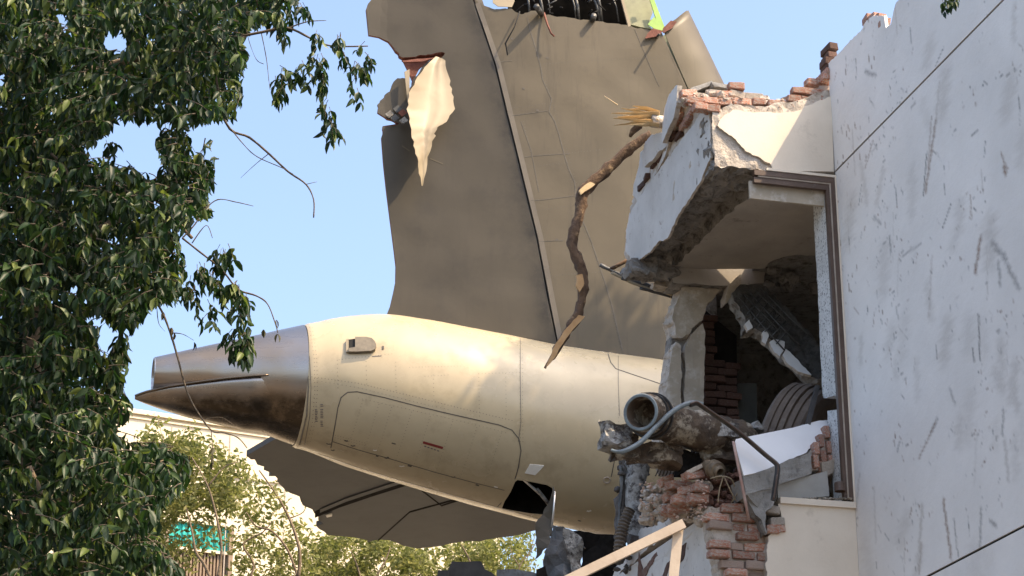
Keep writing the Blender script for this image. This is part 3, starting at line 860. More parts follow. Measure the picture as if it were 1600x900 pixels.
def ringset(tab, sides, a0=0.0):
    cs = []
    for (x, t, b) in tab:
        c = axis_pt(x, (t + b) / 2)
        cs.append((c, (b - t) / 2 * depth(c) / F))
    rings = []
    for i, (c, r) in enumerate(cs):
        d = (cs[min(i + 1, len(cs) - 1)][0] - cs[max(i - 1, 0)][0]).normalized()
        d = (H * .97 + d * .6).normalized() if i else (H * .985 + d * .2).normalized()
        upv = NS.cross(d)
        if upv.z < 0: upv = -upv
        rings.append([c + (NS * math.cos(2 * math.pi * s / sides) + upv * math.sin(2 * math.pi * s / sides)) * (r + .004 * nz((i * .09, math.cos(2 * math.pi * s / sides) * 2, math.sin(2 * math.pi * s / sides) * 2), 1.0, 4) + .002 * nz((i * .25, math.cos(2 * math.pi * s / sides) * 5, math.sin(2 * math.pi * s / sides) * 5), 1.0, 8)) for s in range(sides)])
    return rings, cs
def loft(rings, closed=True):
    n = len(rings[0]); V = [p for r in rings for p in r]; Fc = []
    for i in range(len(rings) - 1):
        for s in range(n if closed else n - 1):
            s2 = (s + 1) % n
            Fc.append((i * n + s, (i + 1) * n + s, (i + 1) * n + s2, i * n + s2))
    return V, Fc
xs = [466 + i * 4.0 for i in range(192)]
tab = smoothtab(st, xs); tab[0] = st[0]
SID = 240
rings, fus_axis = ringset(tab, SID)
V, Fc = loft(rings)
fus_bvh = BVHTree.FromPolygons([tuple(v) for v in V], Fc)
hole = [(782, 794), (787, 782), (796, 768), (803, 752), (808, 748), (830, 751), (855, 756), (864, 761), (868, 770), (866, 785), (862, 800), (855, 805), (830, 803), (800, 798)]
keepf = []
for f in Fc:
    c = (V[f[0]] + V[f[1]] + V[f[2]] + V[f[3]]) / 4
    if (c - O).dot(NS) > 0 and inside(proj(c), hole): continue
    keepf.append(f)
fus = mk('fuselage', V, keepf, M['paint'], PR, smooth=True, recalc=False)
def onfus(x, y, lift=0.0, bvh=None):
    d = ray(x, y).normalized()
    h = (bvh or fus_bvh).ray_cast(CAM, d)
    if h[0] is None: return None, None
    n = h[1]
    if n.dot(d) > 0: n = -n
    return h[0] + n * lift, n
def densify(pts, step):
    out = []
    for i in range(len(pts) - 1):
        a, b = pts[i], pts[i + 1]
        k = max(1, int(math.hypot(b[0] - a[0], b[1] - a[1]) / step))
        for j in range(k): out.append((a[0] + (b[0] - a[0]) * j / k, a[1] + (b[1] - a[1]) * j / k))
    out.append(pts[-1])
    return out
def surf_strip(name, pts, w, m, parent, lift=.003, bvh=None, step=4):
    P = []
    for q in densify(pts, step):
        p, n = onfus(q[0], q[1], lift, bvh)
        if p is not None: P.append((p, n))
    Vv = []; Ff = []
    for i, (p, n) in enumerate(P):
        d = (P[min(i + 1, len(P) - 1)][0] - P[max(i - 1, 0)][0])
        if d.length < 1e-6: d = H
        s = d.normalized().cross(n) * w * .5
        Vv += [p - s, p + s, p + s - n * .004, p - s - n * .004]
    for i in range(len(P) - 1):
        a = i * 4
        for k in ((0, 1), (1, 2), (3, 0)):
            Ff.append((a + k[0], a + k[1], a + 4 + k[1], a + 4 + k[0]))
    return mk(name, Vv, Ff, m, parent, recalc=False)
def rivets_geo(pts, step, r, bvh=None, lift=.002):
    out = []
    for q in densify(pts, step):
        p, n = onfus(q[0], q[1], lift, bvh)
        if p is None: continue
        a, b = frame_of(n)
        vs = [p + (a * math.cos(t) + b * math.sin(t)) * r for t in [k * math.pi / 3 for k in range(6)]]
        out.append((vs, [(0, 1, 2, 3, 4, 5)]))
    return out
# door outline and other panel joints
surf_strip('panel_joint', [(517, 700), (524, 662), (528, 637), (533, 621), (543, 613), (558, 612), (600, 621), (650, 634), (700, 646), (780, 664), (800, 672), (811, 686), (814, 704), (810, 730), (802, 758), (793, 776), (777, 792)], .013, M['seam'], fus)
surf_strip('panel_joint', [(520, 690), (560, 703), (610, 717), (680, 738), (740, 754), (788, 766)], .010, M['seam'], fus)
for pts in [[(813, 528), (813, 590), (814, 660), (810, 690)], [(966, 556), (966, 600), (968, 650)], [(477, 508), (484, 560), (486, 605), (484, 650), (476, 695)]]:
    surf_strip('frame_joint', pts, .009, M['softseam'], fus)
surf_strip('panel_joint', [(950, 553), (954, 566), (962, 576), (985, 584), (1015, 594), (1050, 606)], .016, M['seam'], fus)
surf_strip('panel_joint', [(963, 700), (960, 720), (955, 745)], .012, M['seam'], fus)
surf_strip('belly_strake', [(497, 709), (552, 728), (620, 749), (680, 766), (772, 791), (846, 812)], .015, M['bright'], fus, .008)
rv = []
for x in (490, 494): rv += rivets_geo([(x - 6, 512), (x + 1, 560), (x + 2, 610), (x - 2, 660), (x - 9, 690)], 6, .006)
rv += rivets_geo([(482, 588), (560, 599), (640, 618), (720, 638), (800, 657)], 5, .006)
rv += rivets_geo([(484, 593), (560, 606), (640, 626), (700, 640)], 6, .005)
for x, y0, y1 in [(527, 563, 606), (572, 565, 600), (618, 566, 610), (677, 586, 625), (748, 584, 650), (790, 584, 648), (812, 540, 690), (816, 540, 690), (966, 560, 690)]:
    rv += rivets_geo([(x, y0), (x + 1, y1)], 6, .0055)
for pts in [[(530, 562), (612, 553)], [(748, 584), (812, 582)], [(664, 588), (700, 586)], [(640, 574), (720, 572)]]:
    rv += rivets_geo(pts, 5, .005)
for x in (567, 592, 612, 643, 672, 707, 745, 783):
    y = 626 + (x - 567) * .235
    rv += rivets_geo([(x, y), (x - 15, y + 48), (x - 26, y + 78)], 5, .005)
rv += rivets_geo([(560, 622), (640, 640), (720, 658), (790, 676)], 6, .005)
rv += rivets_geo([(524, 680), (570, 692)], 4, .005)
rv += rivets_geo([(524, 684), (570, 696)], 4, .005)
v_, f_ = merge(rv)
tag(mk('rivets', v_, f_, M['rivet'], fus, recalc=False), kind='stuff')
surf_strip('red_mark', [(661, 691), (692, 700)], .036, M['redmark'], fus)
for k in range(5): surf_strip('small_mark', [(663 + k * 5, 697 + k * 1.7), (666 + k * 5, 698 + k * 1.7)], .016, M['textmark'], fus)
# the vertical warning lettering beside the tail joint
rt_ = random.Random(3)
for cx, y0, y1 in ((503, 632, 667), (494.5, 640, 660)):
    y = y0
    while y < y1:
        L = 1.7
        if rt_.random() > .12:
            surf_strip('lettering', [(cx - 2.4 + rt_.uniform(-.3, .3), y), (cx + 2.4 - rt_.uniform(0, 1.4), y)], .010, M['textmark'], fus, step=2)
        y += L + .9
# clutter of scuffs near the lower rear corner
for (x, y) in [(513, 693), (541, 688), (551, 696), (586, 703), (604, 715), (615, 692), (627, 728), (640, 727), (708, 745), (746, 757), (775, 760), (920, 798), (906, 813), (520, 703), (590, 712)]:
    pts = [(x - 3, y), (x, y + 1), (x + rt_.uniform(1, 5), y + rt_.uniform(-1, 2))]
    surf_strip('scuff', pts, rt_.uniform(.012, .03), rt_.choice([M['seam'], M['seam'], M['whiteplate']]), fus, step=2)
# scoop
def surfpatch(name, pts, th, m, parent, edge=None):
    P = [onfus(x, y) for x, y in pts]
    c = sum((p for p, n in P), Vector()) / len(P)
    n = sum((q for p, q in P), Vector()).normalized()
    vs = [p - n * .02 for p, _ in P] + [p + n * th for p, _ in P]
    k = len(P)
    fs = [tuple(range(k, 2 * k))] + [(i, (i + 1) % k, k + (i + 1) % k, k + i) for i in range(k)]
    return mk(name, vs, fs, [m, edge or m], parent, [0] + [1] * k)
sc1 = surfpatch('scoop', [(555, 530), (572, 530), (581, 532), (586, 537), (588, 543), (586, 549), (580, 552), (560, 553), (545, 553), (544, 548), (555, 546)], .06, M['softseam'], fus)
surfpatch('scoop_mouth', [(543, 533), (556, 531), (557, 547), (543, 551)], .03, M['darkframe'], sc1)
surfpatch('scoop_lip', [(541, 533), (545, 532), (545, 553), (541, 552)], .04, M['skinside'], sc1)
for x, y in ((557, 549), (564, 549), (573, 548), (582, 546)): surfpatch('screw', [(x - 1.3, y - 1.5), (x + 1.3, y - 1.5), (x + 1.3, y + 1.5), (x - 1.3, y + 1.5)], .054, M['darkframe'], sc1)
surfpatch('vent', [(597, 541), (600, 541), (600, 546), (597, 546)], .01, M['seam'], fus)
surf_strip('small_mark', [(582, 557), (596, 556)], .012, M['textmark'], fus)
surfpatch('white_plate', [(820, 739), (828, 725), (850, 727), (845, 733), (836, 742)], .012, M['whiteplate'], fus)
p, n = onfus(948, 750)
v_, f_ = lathe_geo(p + n * .004, -n, [(-.012, .046), (-.008, .052), (0.0, .052), (.0, .04), (.01, .03), (.012, .0)], 20)
mk('round_port', v_, f_, M['framepale'], fus)
# access hole: dark lining, edge frame, strut, torn flap
hp = [onfus(x, y)[0] for x, y in hole if onfus(x, y)[0]]
hn = sum((onfus(x, y)[1] for x, y in hole if onfus(x, y)[0]), Vector()).normalized()
k = len(hp)
hl = mk('hole_lining', [q - hn * .005 for q in hp] + [q - hn * .55 for q in hp], [tuple(range(k, 2 * k))] + [(i, (i + 1) % k, k + (i + 1) % k, k + i) for i in range(k)], M['soot_and_shade'], fus, recalc=False)
surf_strip('hole_edge', [(q[0], q[1]) for q in hole] + [hole[0]], .035, M['paint'], fus, .004, step=3)
tube('strut', [onfus(815, 751)[0] - hn * .05, onfus(843, 773)[0] - hn * .02], .022, M['bright'], fus)
tube('strut', [onfus(838, 768)[0] - hn * .05, onfus(858, 788)[0] - hn * .0], .028, M['ash'], fus)
# fuselage front end is closed by a ragged bulkhead inside the building
mk('bulkhead', rings[-1], [tuple(range(SID))], M['darkframe'], PR)

# --- tail cone (bare metal) with exhaust
tc_ = [(240, 558, 612.5), (243, 557.2, 613.5), (300, 544, 634), (360, 531, 656), (420, 517.5, 679), (466, 507, 696)]
xs2 = [240 + (466 - 240) * i / 40 for i in range(41)]
tr, _ = ringset([(x,) + interp(tc_, x) for x in xs2], 96)
V2, F2 = loft(tr)
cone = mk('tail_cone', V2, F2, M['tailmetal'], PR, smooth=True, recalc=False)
def shade_attr(o, fn):  # writes a painted darkening mask from projected point positions
    at = o.data.attributes.new('soot_and_shade', 'FLOAT', 'POINT'); off = wloc(o)
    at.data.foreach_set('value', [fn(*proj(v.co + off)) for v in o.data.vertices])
shade_attr(cone, lambda x, y: max(0, min(1, (y - 606) / 22)) * max(0, min(1, (x - 250) / 60)))  # dark underside reflection put into the cone's colour, growing downwards
cone_bvh = BVHTree.FromPolygons([tuple(v) for v in V2], F2)
# exhaust pipe: inner wall and rim
c0 = sum(tr[0], Vector()) / 96; c1 = sum(tr[10], Vector()) / 96
ax = (c1 - c0).normalized(); r0 = (tr[0][0] - c0).length
vi, fi = lathe_geo(c0 - ax * .006, ax, [(.01, r0 * 1.0), (-.004, r0 * .99), (-.004, r0 * .955), (.03, r0 * .93), (1.6, r0 * .9), (1.61, 0.001)], 64)
mk('exhaust_pipe', vi, fi, M['chrome'], cone, smooth=False)
surf_strip('joint_band', [(473, 507), (480, 560), (482, 605), (479, 650), (468, 695)], .02, M['softseam'], cone, .004)
# lower beaver tail: a half bowl under the cone with a lip along its upper edge
edge_t = [(211, 619.5, 624), (225, 617.5, 629), (260, 614.5, 640), (300, 612, 651), (350, 609.5, 665.5), (400, 609, 676.5), (415, 609.5, 678), (430, 614, 676)]
wid = [(211, 2.5), (225, 15), (260, 34), (300, 47), (350, 68), (400, 80), (415, 78), (430, 70)]
Vb = []; nb_ = 25; xsb = [211 + (430 - 211) * i / 40 for i in range(41)]
for x in xsb:
    t, b = interp(edge_t, x); wd = interp(wid, x)[0]
    if x > 300:
        ct, cb = interp(tc_, x); rc = (cb - ct) / 2; yc = (cb + ct) / 2; g_ = max(0, 1 - (x - 300) / 112)
        wd = math.sqrt(max(1, rc * rc - (t - yc) ** 2)) + 8 * g_
        b = cb + 17 * g_
    fade = 1 - .07 * max(0, min(1, (x - 385) / 45))
    pc = axis_pt(x, t)
    sc = depth(pc) / F
    hgt = (b - t) * sc / math.cos(math.radians(17)) * fade; hw = wd * sc * fade
    for k in range(nb_):
        a = math.pi * k / (nb_ - 1)
        Vb.append(pc + NS * hw * math.cos(a) - ZV * hgt * math.sin(a))
Fb = [(i * nb_ + k, i * nb_ + k + 1, (i + 1) * nb_ + k + 1, (i + 1) * nb_ + k) for i in range(40) for k in range(nb_ - 1)]
Fb += [(i * nb_, (i + 1) * nb_, (i + 1) * nb_ + nb_ - 1, i * nb_ + nb_ - 1) for i in range(40)]
M['lowermetal'] = mat('shaded_tail_metal', (.22, .17, .12), (.16, .12, .085), 2.0, .3, metal=.9, c3=(.08, .064, .05), s3=3.0, t3=(.5, .75), stretch=(1, 1, 4), rvar=.1)  # darker copy of the tail metal, dark reflection put into its colour
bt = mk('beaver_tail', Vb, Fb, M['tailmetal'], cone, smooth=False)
shade_attr(bt, lambda x, y: max(0, min(1, (y - 606) / 22)) * max(.55, min(1, (x - 230) / 60)))  # same painted underside darkening carried onto the beaver tail
bt.data.polygons.foreach_set('use_smooth', [i < 40 * (nb_ - 1) for i in range(len(bt.data.polygons))])
lip = [Vb[i * nb_] + NS * .012 for i in range(0, 37)]
tube('lip', lip, .016, M['lowermetal'], cone, sides=6)

# --- fin (three parts: rudder, fin box, leading edge) on the aircraft's centre plane
def fin_off(a_):                                    # half thickness of the fin along its chord (a_ in metres along H)
    return a_
hinge = [(738, 0), (772, 100), (806, 240), (838, 372), (856, 470), (871, 537)]
def hx(y):
    pts = [(738 - .32 * 60, -60)] + hinge + [(890, 620)]
    for i in range(len(pts) - 1):
        if pts[i][1] <= y <= pts[i + 1][1]:
            f = (y - pts[i][1]) / (pts[i + 1][1] - pts[i][1]); return pts[i][0] + f * (pts[i + 1][0] - pts[i][0])
    return 738
def fin_slab(name, pxpoly, thick_fn, m, em, parent, spacing=.16, jg=None, seed=0, ripple=.013):
    poly = AP.poly(pxpoly)
    if jg: poly = jag(poly, jg[0], jg[1], seed, jg[2])
    V, T = tri(poly, spacing, seed)
    n = len(V); bnd = {}
    for f in T:
        for i in range(3):
            e = (f[i], f[(i + 1) % 3])
            if (e[1], e[0]) in bnd: del bnd[(e[1], e[0])]
            else: bnd[e] = 1
    near = []; far = []
    for a, b in V:
        p = AP.at(a, b)
        x, y = proj(p)
        t = thick_fn(x, y)
        rp = ripple * (nz((a, b, 0), .8, seed) + .6 * nz((a, b, 0), 2.1, seed + 1))
        q = axo(x, y, t); near.append(q + NS * rp); far.append(q - NS * 2 * t)
    # re-aim near skin so that its outline stays where the photograph has it
    faces = list(T) + [tuple(i + n for i in reversed(f)) for f in T]
    fm = [0] * (2 * len(T))
    for i, j in bnd:
        faces.append((j, i, i + n, j + n)); fm.append(1)
    o = mk(name, near + far, faces, [m, em], parent, fm)
    gr = []
    for a, b in V:
        x, y = proj(AP.at(a, b)); dx = x - hx(y)
        gv_ = max(0, 1 - abs(dx + 4) / 34) ** 1.6 if dx < -2 else .5 * max(0, 1 - dx / 18)
        gr.append(min(1, gv_ * (.8 + .5 * nz((a, b, 0), 2.5))))
    at = o.data.attributes.new('grime', 'FLOAT', 'POINT'); at.data.foreach_set('value', gr + [0.0] * n)
    return o, near, T
def rud_t(x, y):
    h = hx(y); te = 600
    f = max(0, min(1, (x - te) / (h - te)))
    return .02 + .17 * f ** 1.1
def fin_t(x, y):
    h = hx(y)
    f = max(0, min(1, (x - h) / 190.0))
    return .20 + .10 * math.sin(f * math.pi / 2)
rud_px = [(590, -12), (575, 6), (572, 15), (576, 55), (592, 58), (607, 65), (616, 76), (622, 82), (624, 87), (630, 90), (645, 89), (660, 86), (680, 83), (695, 83), (690, 90), (676, 92), (660, 104), (648, 120), (640, 140), (637, 122),
          (621, 122), (612, 135), (600, 152), (590, 163), (590, 176), (605, 186), (612, 187), (624, 193), (616, 197), (604, 198), (598, 197), (599, 206), (596, 215), (599, 255), (604, 300), (610, 345), (616, 390), (619, 415), (618.5, 440), (615, 457), (610, 478), (604, 493),
          (640, 500), (700, 510), (780, 523), (870.8, 538), (856.4, 470), (838.4, 372), (806.4, 240), (772.4, 100), (738.4, -2), (734.4, -14)]
rud, rn_, rt2 = fin_slab('rudder', rud_px, rud_t, M['rudpaint'], M['composite'], PR, .09, (.012, .05, set(range(5, 32))), 3)
rud_bvh = BVHTree.FromPolygons([tuple(v) for v in rn_], rt2)
fin_px = [(741, -2), (748, 6), (760, 10), (768, 13), (776, 14), (790, 13), (800, 14), (808, 20), (818, 22), (832, 17), (845, 20), (853, 23), (880, 26), (915, 31), (950, 36), (985, 41), (1010, 46), (1034, 52), (1046, 78), (1062, 112), (1085, 165), (1130, 270), (1180, 395), (1245, 600),
          (1140, 585), (1050, 569), (960, 556), (874, 542), (859, 470), (840.5, 372), (808.5, 240), (774.5, 100)]
finb, fn_, ft2 = fin_slab('fin', fin_px, fin_t, M['finpaint'], M['ribs'], PR, .10, (.012, .05, set(range(0, 17))), 5)
fin_bvh = BVHTree.FromPolygons([tuple(v) for v in fn_], ft2)
# spar in the hinge gap
spar = []
for (x, y) in [(738, -10)] + hinge:
    p = axis_pt(x + 2, y); spar.append(p)
Vs = []
for p in spar: Vs += [p + NS * .185 - H * .05, p + NS * .185 + H * .06, p - NS * .185 + H * .06, p - NS * .185 - H * .05]
mk('hinge_spar', Vs, [(i * 4 + a, i * 4 + b, i * 4 + 4 + b, i * 4 + 4 + a) for i in range(len(spar) - 1) for a, b in ((0, 1), (1, 2), (2, 3), (3, 0))], M['seam'], finb)
# leading edge: half tube with its own dented skin
le_near = [(1036, 46), (1072, 130), (1110, 220), (1160, 345), (1228, 540)]
le_tip = [(1076, 16), (1128, 124), (1166, 212), (1216, 337), (1284, 530)]
rr = []
for (a, b) in zip(le_near, le_tip):
    t = fin_t(a[0], a[1]) * 1.0
    pn = axo(a[0], a[1], t) - NS * t; pt = axis_pt(*b)
    ring = []
    for k in range(17):
        th = math.pi * k / 16
        ring.append(pn + (pt - pn) * (math.sin(th) ** .9) + NS * t * math.cos(th) + NS * (-.05 * math.sin(th * 1.0) ** 2 * (1 if k < 8 else 0)))
    rr.append(ring)
rings_d = []
for i in range(len(rr) - 1):
    for j in range(8):
        f = j / 8
        rings_d.append([rr[i][k].lerp(rr[i + 1][k], f) + (NS * .012 * nz(rr[i][k].lerp(rr[i + 1][k], f), 3)) for k in range(17)])
rings_d.append(rr[-1])
# ragged upper edge
rings_d[0] = [q + (rings_d[1][0] - rings_d[0][0]) * (.25 * nz((k * .9, 0, 0), 1.0, 3)) for k, q in enumerate(rings_d[0])]
Vl, Fl = loft(rings_d, False)
inner = [q - NS * .012 * math.cos(math.pi * (i % 17) / 16) for i, q in enumerate(Vl)]
nl = len(Vl)
Fin_ = [tuple(reversed([i + nl for i in f])) for f in Fl]
rim = [(k, k + 1, nl + k + 1, nl + k) for k in range(16)]
mk('leading_edge', Vl + inner, Fl + Fin_ + rim, [M['finpaint'], M['primer2']], PR, [0] * len(Fl) + [1] * (len(Fin_) + len(rim)), smooth=True, recalc=False)
# broken top of the fin: dark box, ribs and primed brackets
def qd(name, pts, offs, th, m, parent, jg=None):
    P = [axo(q[0], q[1], offs) for q in pts]
    n = len(P)
    return mk(name, P + [q - NS * th for q in P], [tuple(range(n)), tuple(reversed(range(n, 2 * n)))] + [(i, (i + 1) % n, n + (i + 1) % n, n + i) for i in range(n)], m, parent)
qd('far_skin', [(800, -30), (1005, -30), (1015, 60), (790, 40)], -.2, .03, M['void'], finb)
for x in (826, 846, 858, 897, 902, 932, 936, 962):
    dx = rb.uniform(4, 8)
    tube('rib', [axis_pt(x - dx, -16) + NS * rb.uniform(-.1, .1), axis_pt(x, 10) + NS * .02, axis_pt(x + dx * .8, 32) - NS * .05], rb.uniform(.012, .03), M['ribs'], finb, sides=5, rough=.01)
for i in range(26):
    x = rb.uniform(805, 985); y = rb.uniform(-8, 20 + (x - 805) * .09)
    tube('torn_stringer', [axis_pt(x, y) + NS * rb.uniform(-.1, .2), axis_pt(x + rb.uniform(-14, 14), y + rb.uniform(-6, 9)) + NS * rb.uniform(-.1, .24)], rb.uniform(.006, .018), rb.choice([M['ribs'], M['darkframe'], M['darkframe']]), finb, sides=5, rough=.006, seed=i)
qd('torn_skin', [(770, -10), (802, -12), (804, 2), (800, 11), (778, 10), (770, 4)], .26, .01, M['skinside'], finb)
qd('bracket', [(972, -10), (1016, -10), (1020, 20), (1012, 40), (986, 42)], .12, .02, M['primer2'], finb)
qd('bracket', [(1012, -12), (1018, -12), (1040, 46), (1032, 52)], .30, .02, M['primer'], finb)
qd('bracket', [(1022, 26), (1036, 44), (1032, 52), (1024, 46), (1012, 38)], .34, .01, M['primer'], finb)
qd('bracket', [(985, 38), (1000, 32), (1022, 30), (1012, 38), (1020, 46), (1000, 42)], .2, .05, M['primer2'], finb)
qd('edge_stringer', [(968, -10), (972, -10), (986, 40), (982, 42)], .3, .03, M['skinside'], finb)
qd('torn_flap', [(1012, 52), (1020, 44), (1036, 48), (1030, 56), (1008, 60)], .36, .01, M['composite'], finb)
qd('torn_flap', [(1036, 44), (1048, 32), (1058, 34), (1050, 44), (1036, 52)], .34, .01, M['composite'], finb)
# hanging shreds and cables on the fin
tube('hanging_wire', [axo(x, y, o) for x, y, o in [(812, 18, .3), (804, 42, .42), (794, 60, .33), (790, 68, .32), (793, 86, .3)]], .012, M['darkframe'], finb, sides=6, rough=.008)
tube('hanging_wire', [axo(x, y, o) for x, y, o in [(850, 20, .3), (855, 38, .36), (861, 52, .4), (866, 57, .4)]], .016, M['composite'], finb, sides=6, rough=.01)
tube('hanging_strut', [axo(846, 22, .3), axo(838, 10, .52)], .05, M['ribs'], finb, sides=6)
tube('hanging_strut', [axo(926, 32, .3), axo(928, 24, .42)], .045, M['ribs'], finb, sides=6)
tube('hanging_strut', [axo(1026, 58, .3), axo(1030, 54, .55)], .02, M['ribs'], finb, sides=6)
# panel seams on the fin
def fs(name, pts, w_, m=M['seam'], bvh=fin_bvh, parent=finb):
    return surf_strip(name, pts, w_, m, parent, .003, bvh)
fs('hinge_cover', [(746, 5), (779, 100), (813, 240), (845, 372), (863, 468), (876, 534)], .075, mat('hinge_cover_paint', (.125, .103, .075), (.105, .087, .063), 5, .5))
crk = [(824, 28), (829, 50), (838, 78), (845, 105), (848, 125), (855, 140), (862, 155), (858, 175), (866, 188), (872, 205), (880, 235), (888, 262), (898, 285), (900, 310), (905, 335), (915, 355), (925, 380), (935, 410), (945, 440), (957, 480), (966, 520), (973, 548)]
fs('skin_crack', crk, .016)
for pts in [[(790, 182), (820, 178), (856, 173)], [(821, 314), (850, 312), (898, 306)], [(806, 247), (840, 243), (890, 240)], [(838, 378), (868, 376), (880, 376)], [(765, 98), (800, 95)], [(814, 190), (830, 235), (842, 300)], [(990, 42), (1010, 90), (1030, 135)]]:
    fs('panel_seam', pts, .010, M['seam'])
rvf = []
for pts in [[(792, 186), (830, 320), (862, 430)], [(1030, 52), (1046, 82), (1066, 126)], [(992, 46), (1010, 88)], [(826, 50), (842, 96), (860, 150)], [(818, 190), (832, 250)], [(880, 235), (905, 330)], [(875, 538), (960, 551), (1040, 563)], [(790, 170), (822, 166), (852, 162)], [(812, 262), (850, 258), (892, 254)], [(830, 330), (862, 326), (902, 320)], [(862, 155), (880, 215), (900, 285)], [(905, 340), (930, 402), (962, 505)], [(870, 430), (940, 425)], [(850, 100), (930, 94), (1030, 90)], [(880, 240), (960, 232), (1010, 226)], [(945, 440), (970, 545)]]:
    rvf += rivets_geo(pts, 4.5, .008, fin_bvh)
v_, f_ = merge(rvf)
tag(mk('rivets', v_, f_, M['seam'], finb, recalc=False), kind='stuff')
for (x, y) in [(800, 60), (855, 90), (818, 138), (840, 172), (870, 374), (836, 377)]:
    fs('scuff', [(x - 2, y), (x + 2, y + 1)], .03, M['seam'])
for pts in [[(672, 248), (692, 256)], [(628, 228), (640, 236)]]:
    surf_strip('scratch', pts, .02, M['finpaint'], rud, .003, rud_bvh)
# peeled skin strip hanging from the torn rudder
P_ = axo
pe = [(681, 88, 693, 92, .16), (668, 100, 697, 96, .34), (652, 120, 701, 120, .5), (640, 145, 706, 145, .56), (637, 170, 709, 170, .56), (640, 190, 697, 190, .5), (645, 215, 682, 199, .44), (650, 240, 679, 212, .4), (655, 264, 669, 245, .34), (659, 290, 661, 290, .32)]
Vp = []; nk = 9
pe2 = []
for i in range(len(pe) - 1):
    for j in range(4):
        f = j / 4; e = [pe[i][k] + (pe[i + 1][k] - pe[i][k]) * f for k in range(5)]
        if 0 < i: e[0] += rb.uniform(-1.6, 1.6); e[2] += rb.uniform(-2.2, 2.2)
        pe2.append(tuple(e))
pe = pe2 + [pe[-1]]
for r_i, (x0, y0, x1, y1, o) in enumerate(pe):
    for k in range(nk):
        t = k / (nk - 1); dn = r_i / (len(pe) - 1)
        Vp.append(P_(x0 + (x1 - x0) * t, y0 + (y1 - y0) * t, .20 + .28 * min(1, dn * 1.6) + .22 * (1 - t) ** 1.3 * min(1, dn * 3) - .05 * math.sin(t * math.pi) + .03 * math.sin(dn * 9 + t * 2) + (.04 if t > .6 else 0)))
np_ = len(Vp)
Fp = [(i * nk + k, i * nk + k + 1, (i + 1) * nk + k + 1, (i + 1) * nk + k) for i in range(len(pe) - 1) for k in range(nk - 1)]
mk('peeled_strip', Vp + [q - NS * .012 for q in Vp], Fp + [tuple(reversed([a + np_ for a in f])) for f in Fp], M['skinside'], rud, smooth=True, recalc=False)
for pts, of in [([(622, 84), (645, 92), (690, 84), (672, 93), (655, 108), (645, 128), (638, 112), (630, 96)], -.02), ([(628, 95), (650, 92), (680, 90), (660, 96), (632, 97)], .12), ([(598, 197), (624, 193), (634, 200), (618, 206), (598, 212)], .0), ([(618, 176), (640, 170), (643, 196), (622, 192)], -.04)]:
    qd('torn_edge', pts, of, .03, M['composite'], rud)
qd('torn_edge', [(632, 112), (640, 108), (640, 140), (637, 160)], .16, .02, M['skinside'], rud)
for k, (x, y) in enumerate([(608, 178), (620, 170), (628, 176), (616, 184), (630, 188)]):
    qd('torn_shard', [(x - 6, y), (x + 2, y - 6), (x + 8, y), (x, y + 6)], .08 + .02 * k, .02, rb.choice([M['stabpaint'], M['ash'], M['composite']]), rud)
# fairing behind the rudder foot
Vf = []
fa = [(540, 492, 496), (560, 489, 500), (585, 484.5, 505), (612, 480, 510), (650, 484, 520), (700, 496, 530)]
for (x, t, b) in fa:
    p, q = axis_pt(x, t), axis_pt(x, b)
    for k in range(9):
        a = math.pi * k / 8
        Vf.append(q + NS * .28 * math.cos(a) * min(1, (x - 530) / 60) - NS * .42 + (p - q) * math.sin(a))
mk('dorsal_fairing', Vf, [(i * 9 + k, i * 9 + k + 1, (i + 1) * 9 + k + 1, (i + 1) * 9 + k) for i in range(len(fa) - 1) for k in range(8)], M['paint'], PR, smooth=True)

# --- far horizontal stabiliser, seen from below
sz = axis_pt(700, 640).z - .1
ST = Plane(Vector((O.x, O.y, sz)), H, -NS, ZV)
def sp_(pts): return [ST.px(*q) for q in pts]
stab_px = [(430, 686), (385, 712), (392, 718), (398, 718), (402, 726), (412, 734), (420, 744), (430, 744), (433, 752), (446, 766), (470, 783), (488, 796), (491, 802), (497, 812), (505, 818), (498, 826), (512, 836), (536, 838), (556, 840), (575, 848), (592, 843), (620, 848), (652, 857), (690, 853), (712, 848), (750, 846), (800, 838), (868, 822), (960, 800), (960, 690), (700, 640), (470, 640)]
stp = jag(sp_(stab_px), .09, .28, 7, set(range(1, 28)))
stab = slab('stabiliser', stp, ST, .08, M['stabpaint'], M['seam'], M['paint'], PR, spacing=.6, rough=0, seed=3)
def st_strip(name, pts, wpx, m, parent, dz=.004):
    """strip on the underside of the stabiliser between two pixel lines"""
    top = [ST.px(x, y - wpx / 2) for x, y in pts]; bot = [ST.px(x, y + wpx / 2) for x, y in pts]
    Vv = [ST.at(a, b, -dz) for a, b in top] + [ST.at(a, b, -dz) for a, b in bot] + [ST.at(a, b, .004) for a, b in top] + [ST.at(a, b, .004) for a, b in bot]
    n = len(pts)
    fs_ = [(i, i + 1, n + i + 1, n + i) for i in range(n - 1)] + [(2 * n + i, 2 * n + i + 1, i + 1, i) for i in range(n - 1)] + [(n + i, n + i + 1, 3 * n + i + 1, 3 * n + i) for i in range(n - 1)]
    return mk(name, Vv, fs_, m, parent)
st_strip('elevator_gap', [(492, 804), (530, 788), (580, 771), (640, 752)], 10, M['soot_and_shade'], stab)
st_strip('elevator_hinge_cover', [(500, 797), (540, 780), (600, 760), (650, 744)], 5, M['stabpaint'], stab, .02)
for pts in [[(590, 845), (640, 800), (720, 778)], [(640, 752), (690, 790)], [(690, 790), (740, 774)]]:
    st_strip('panel_seam', pts, 2.2, M['soot_and_shade'], stab)
qd2 = lambda pts, dz: [ST.at(*ST.px(*q), dz) for q in pts]
P4 = qd2([(509, 803), (519, 800), (519, 804), (511, 806)], -.03)
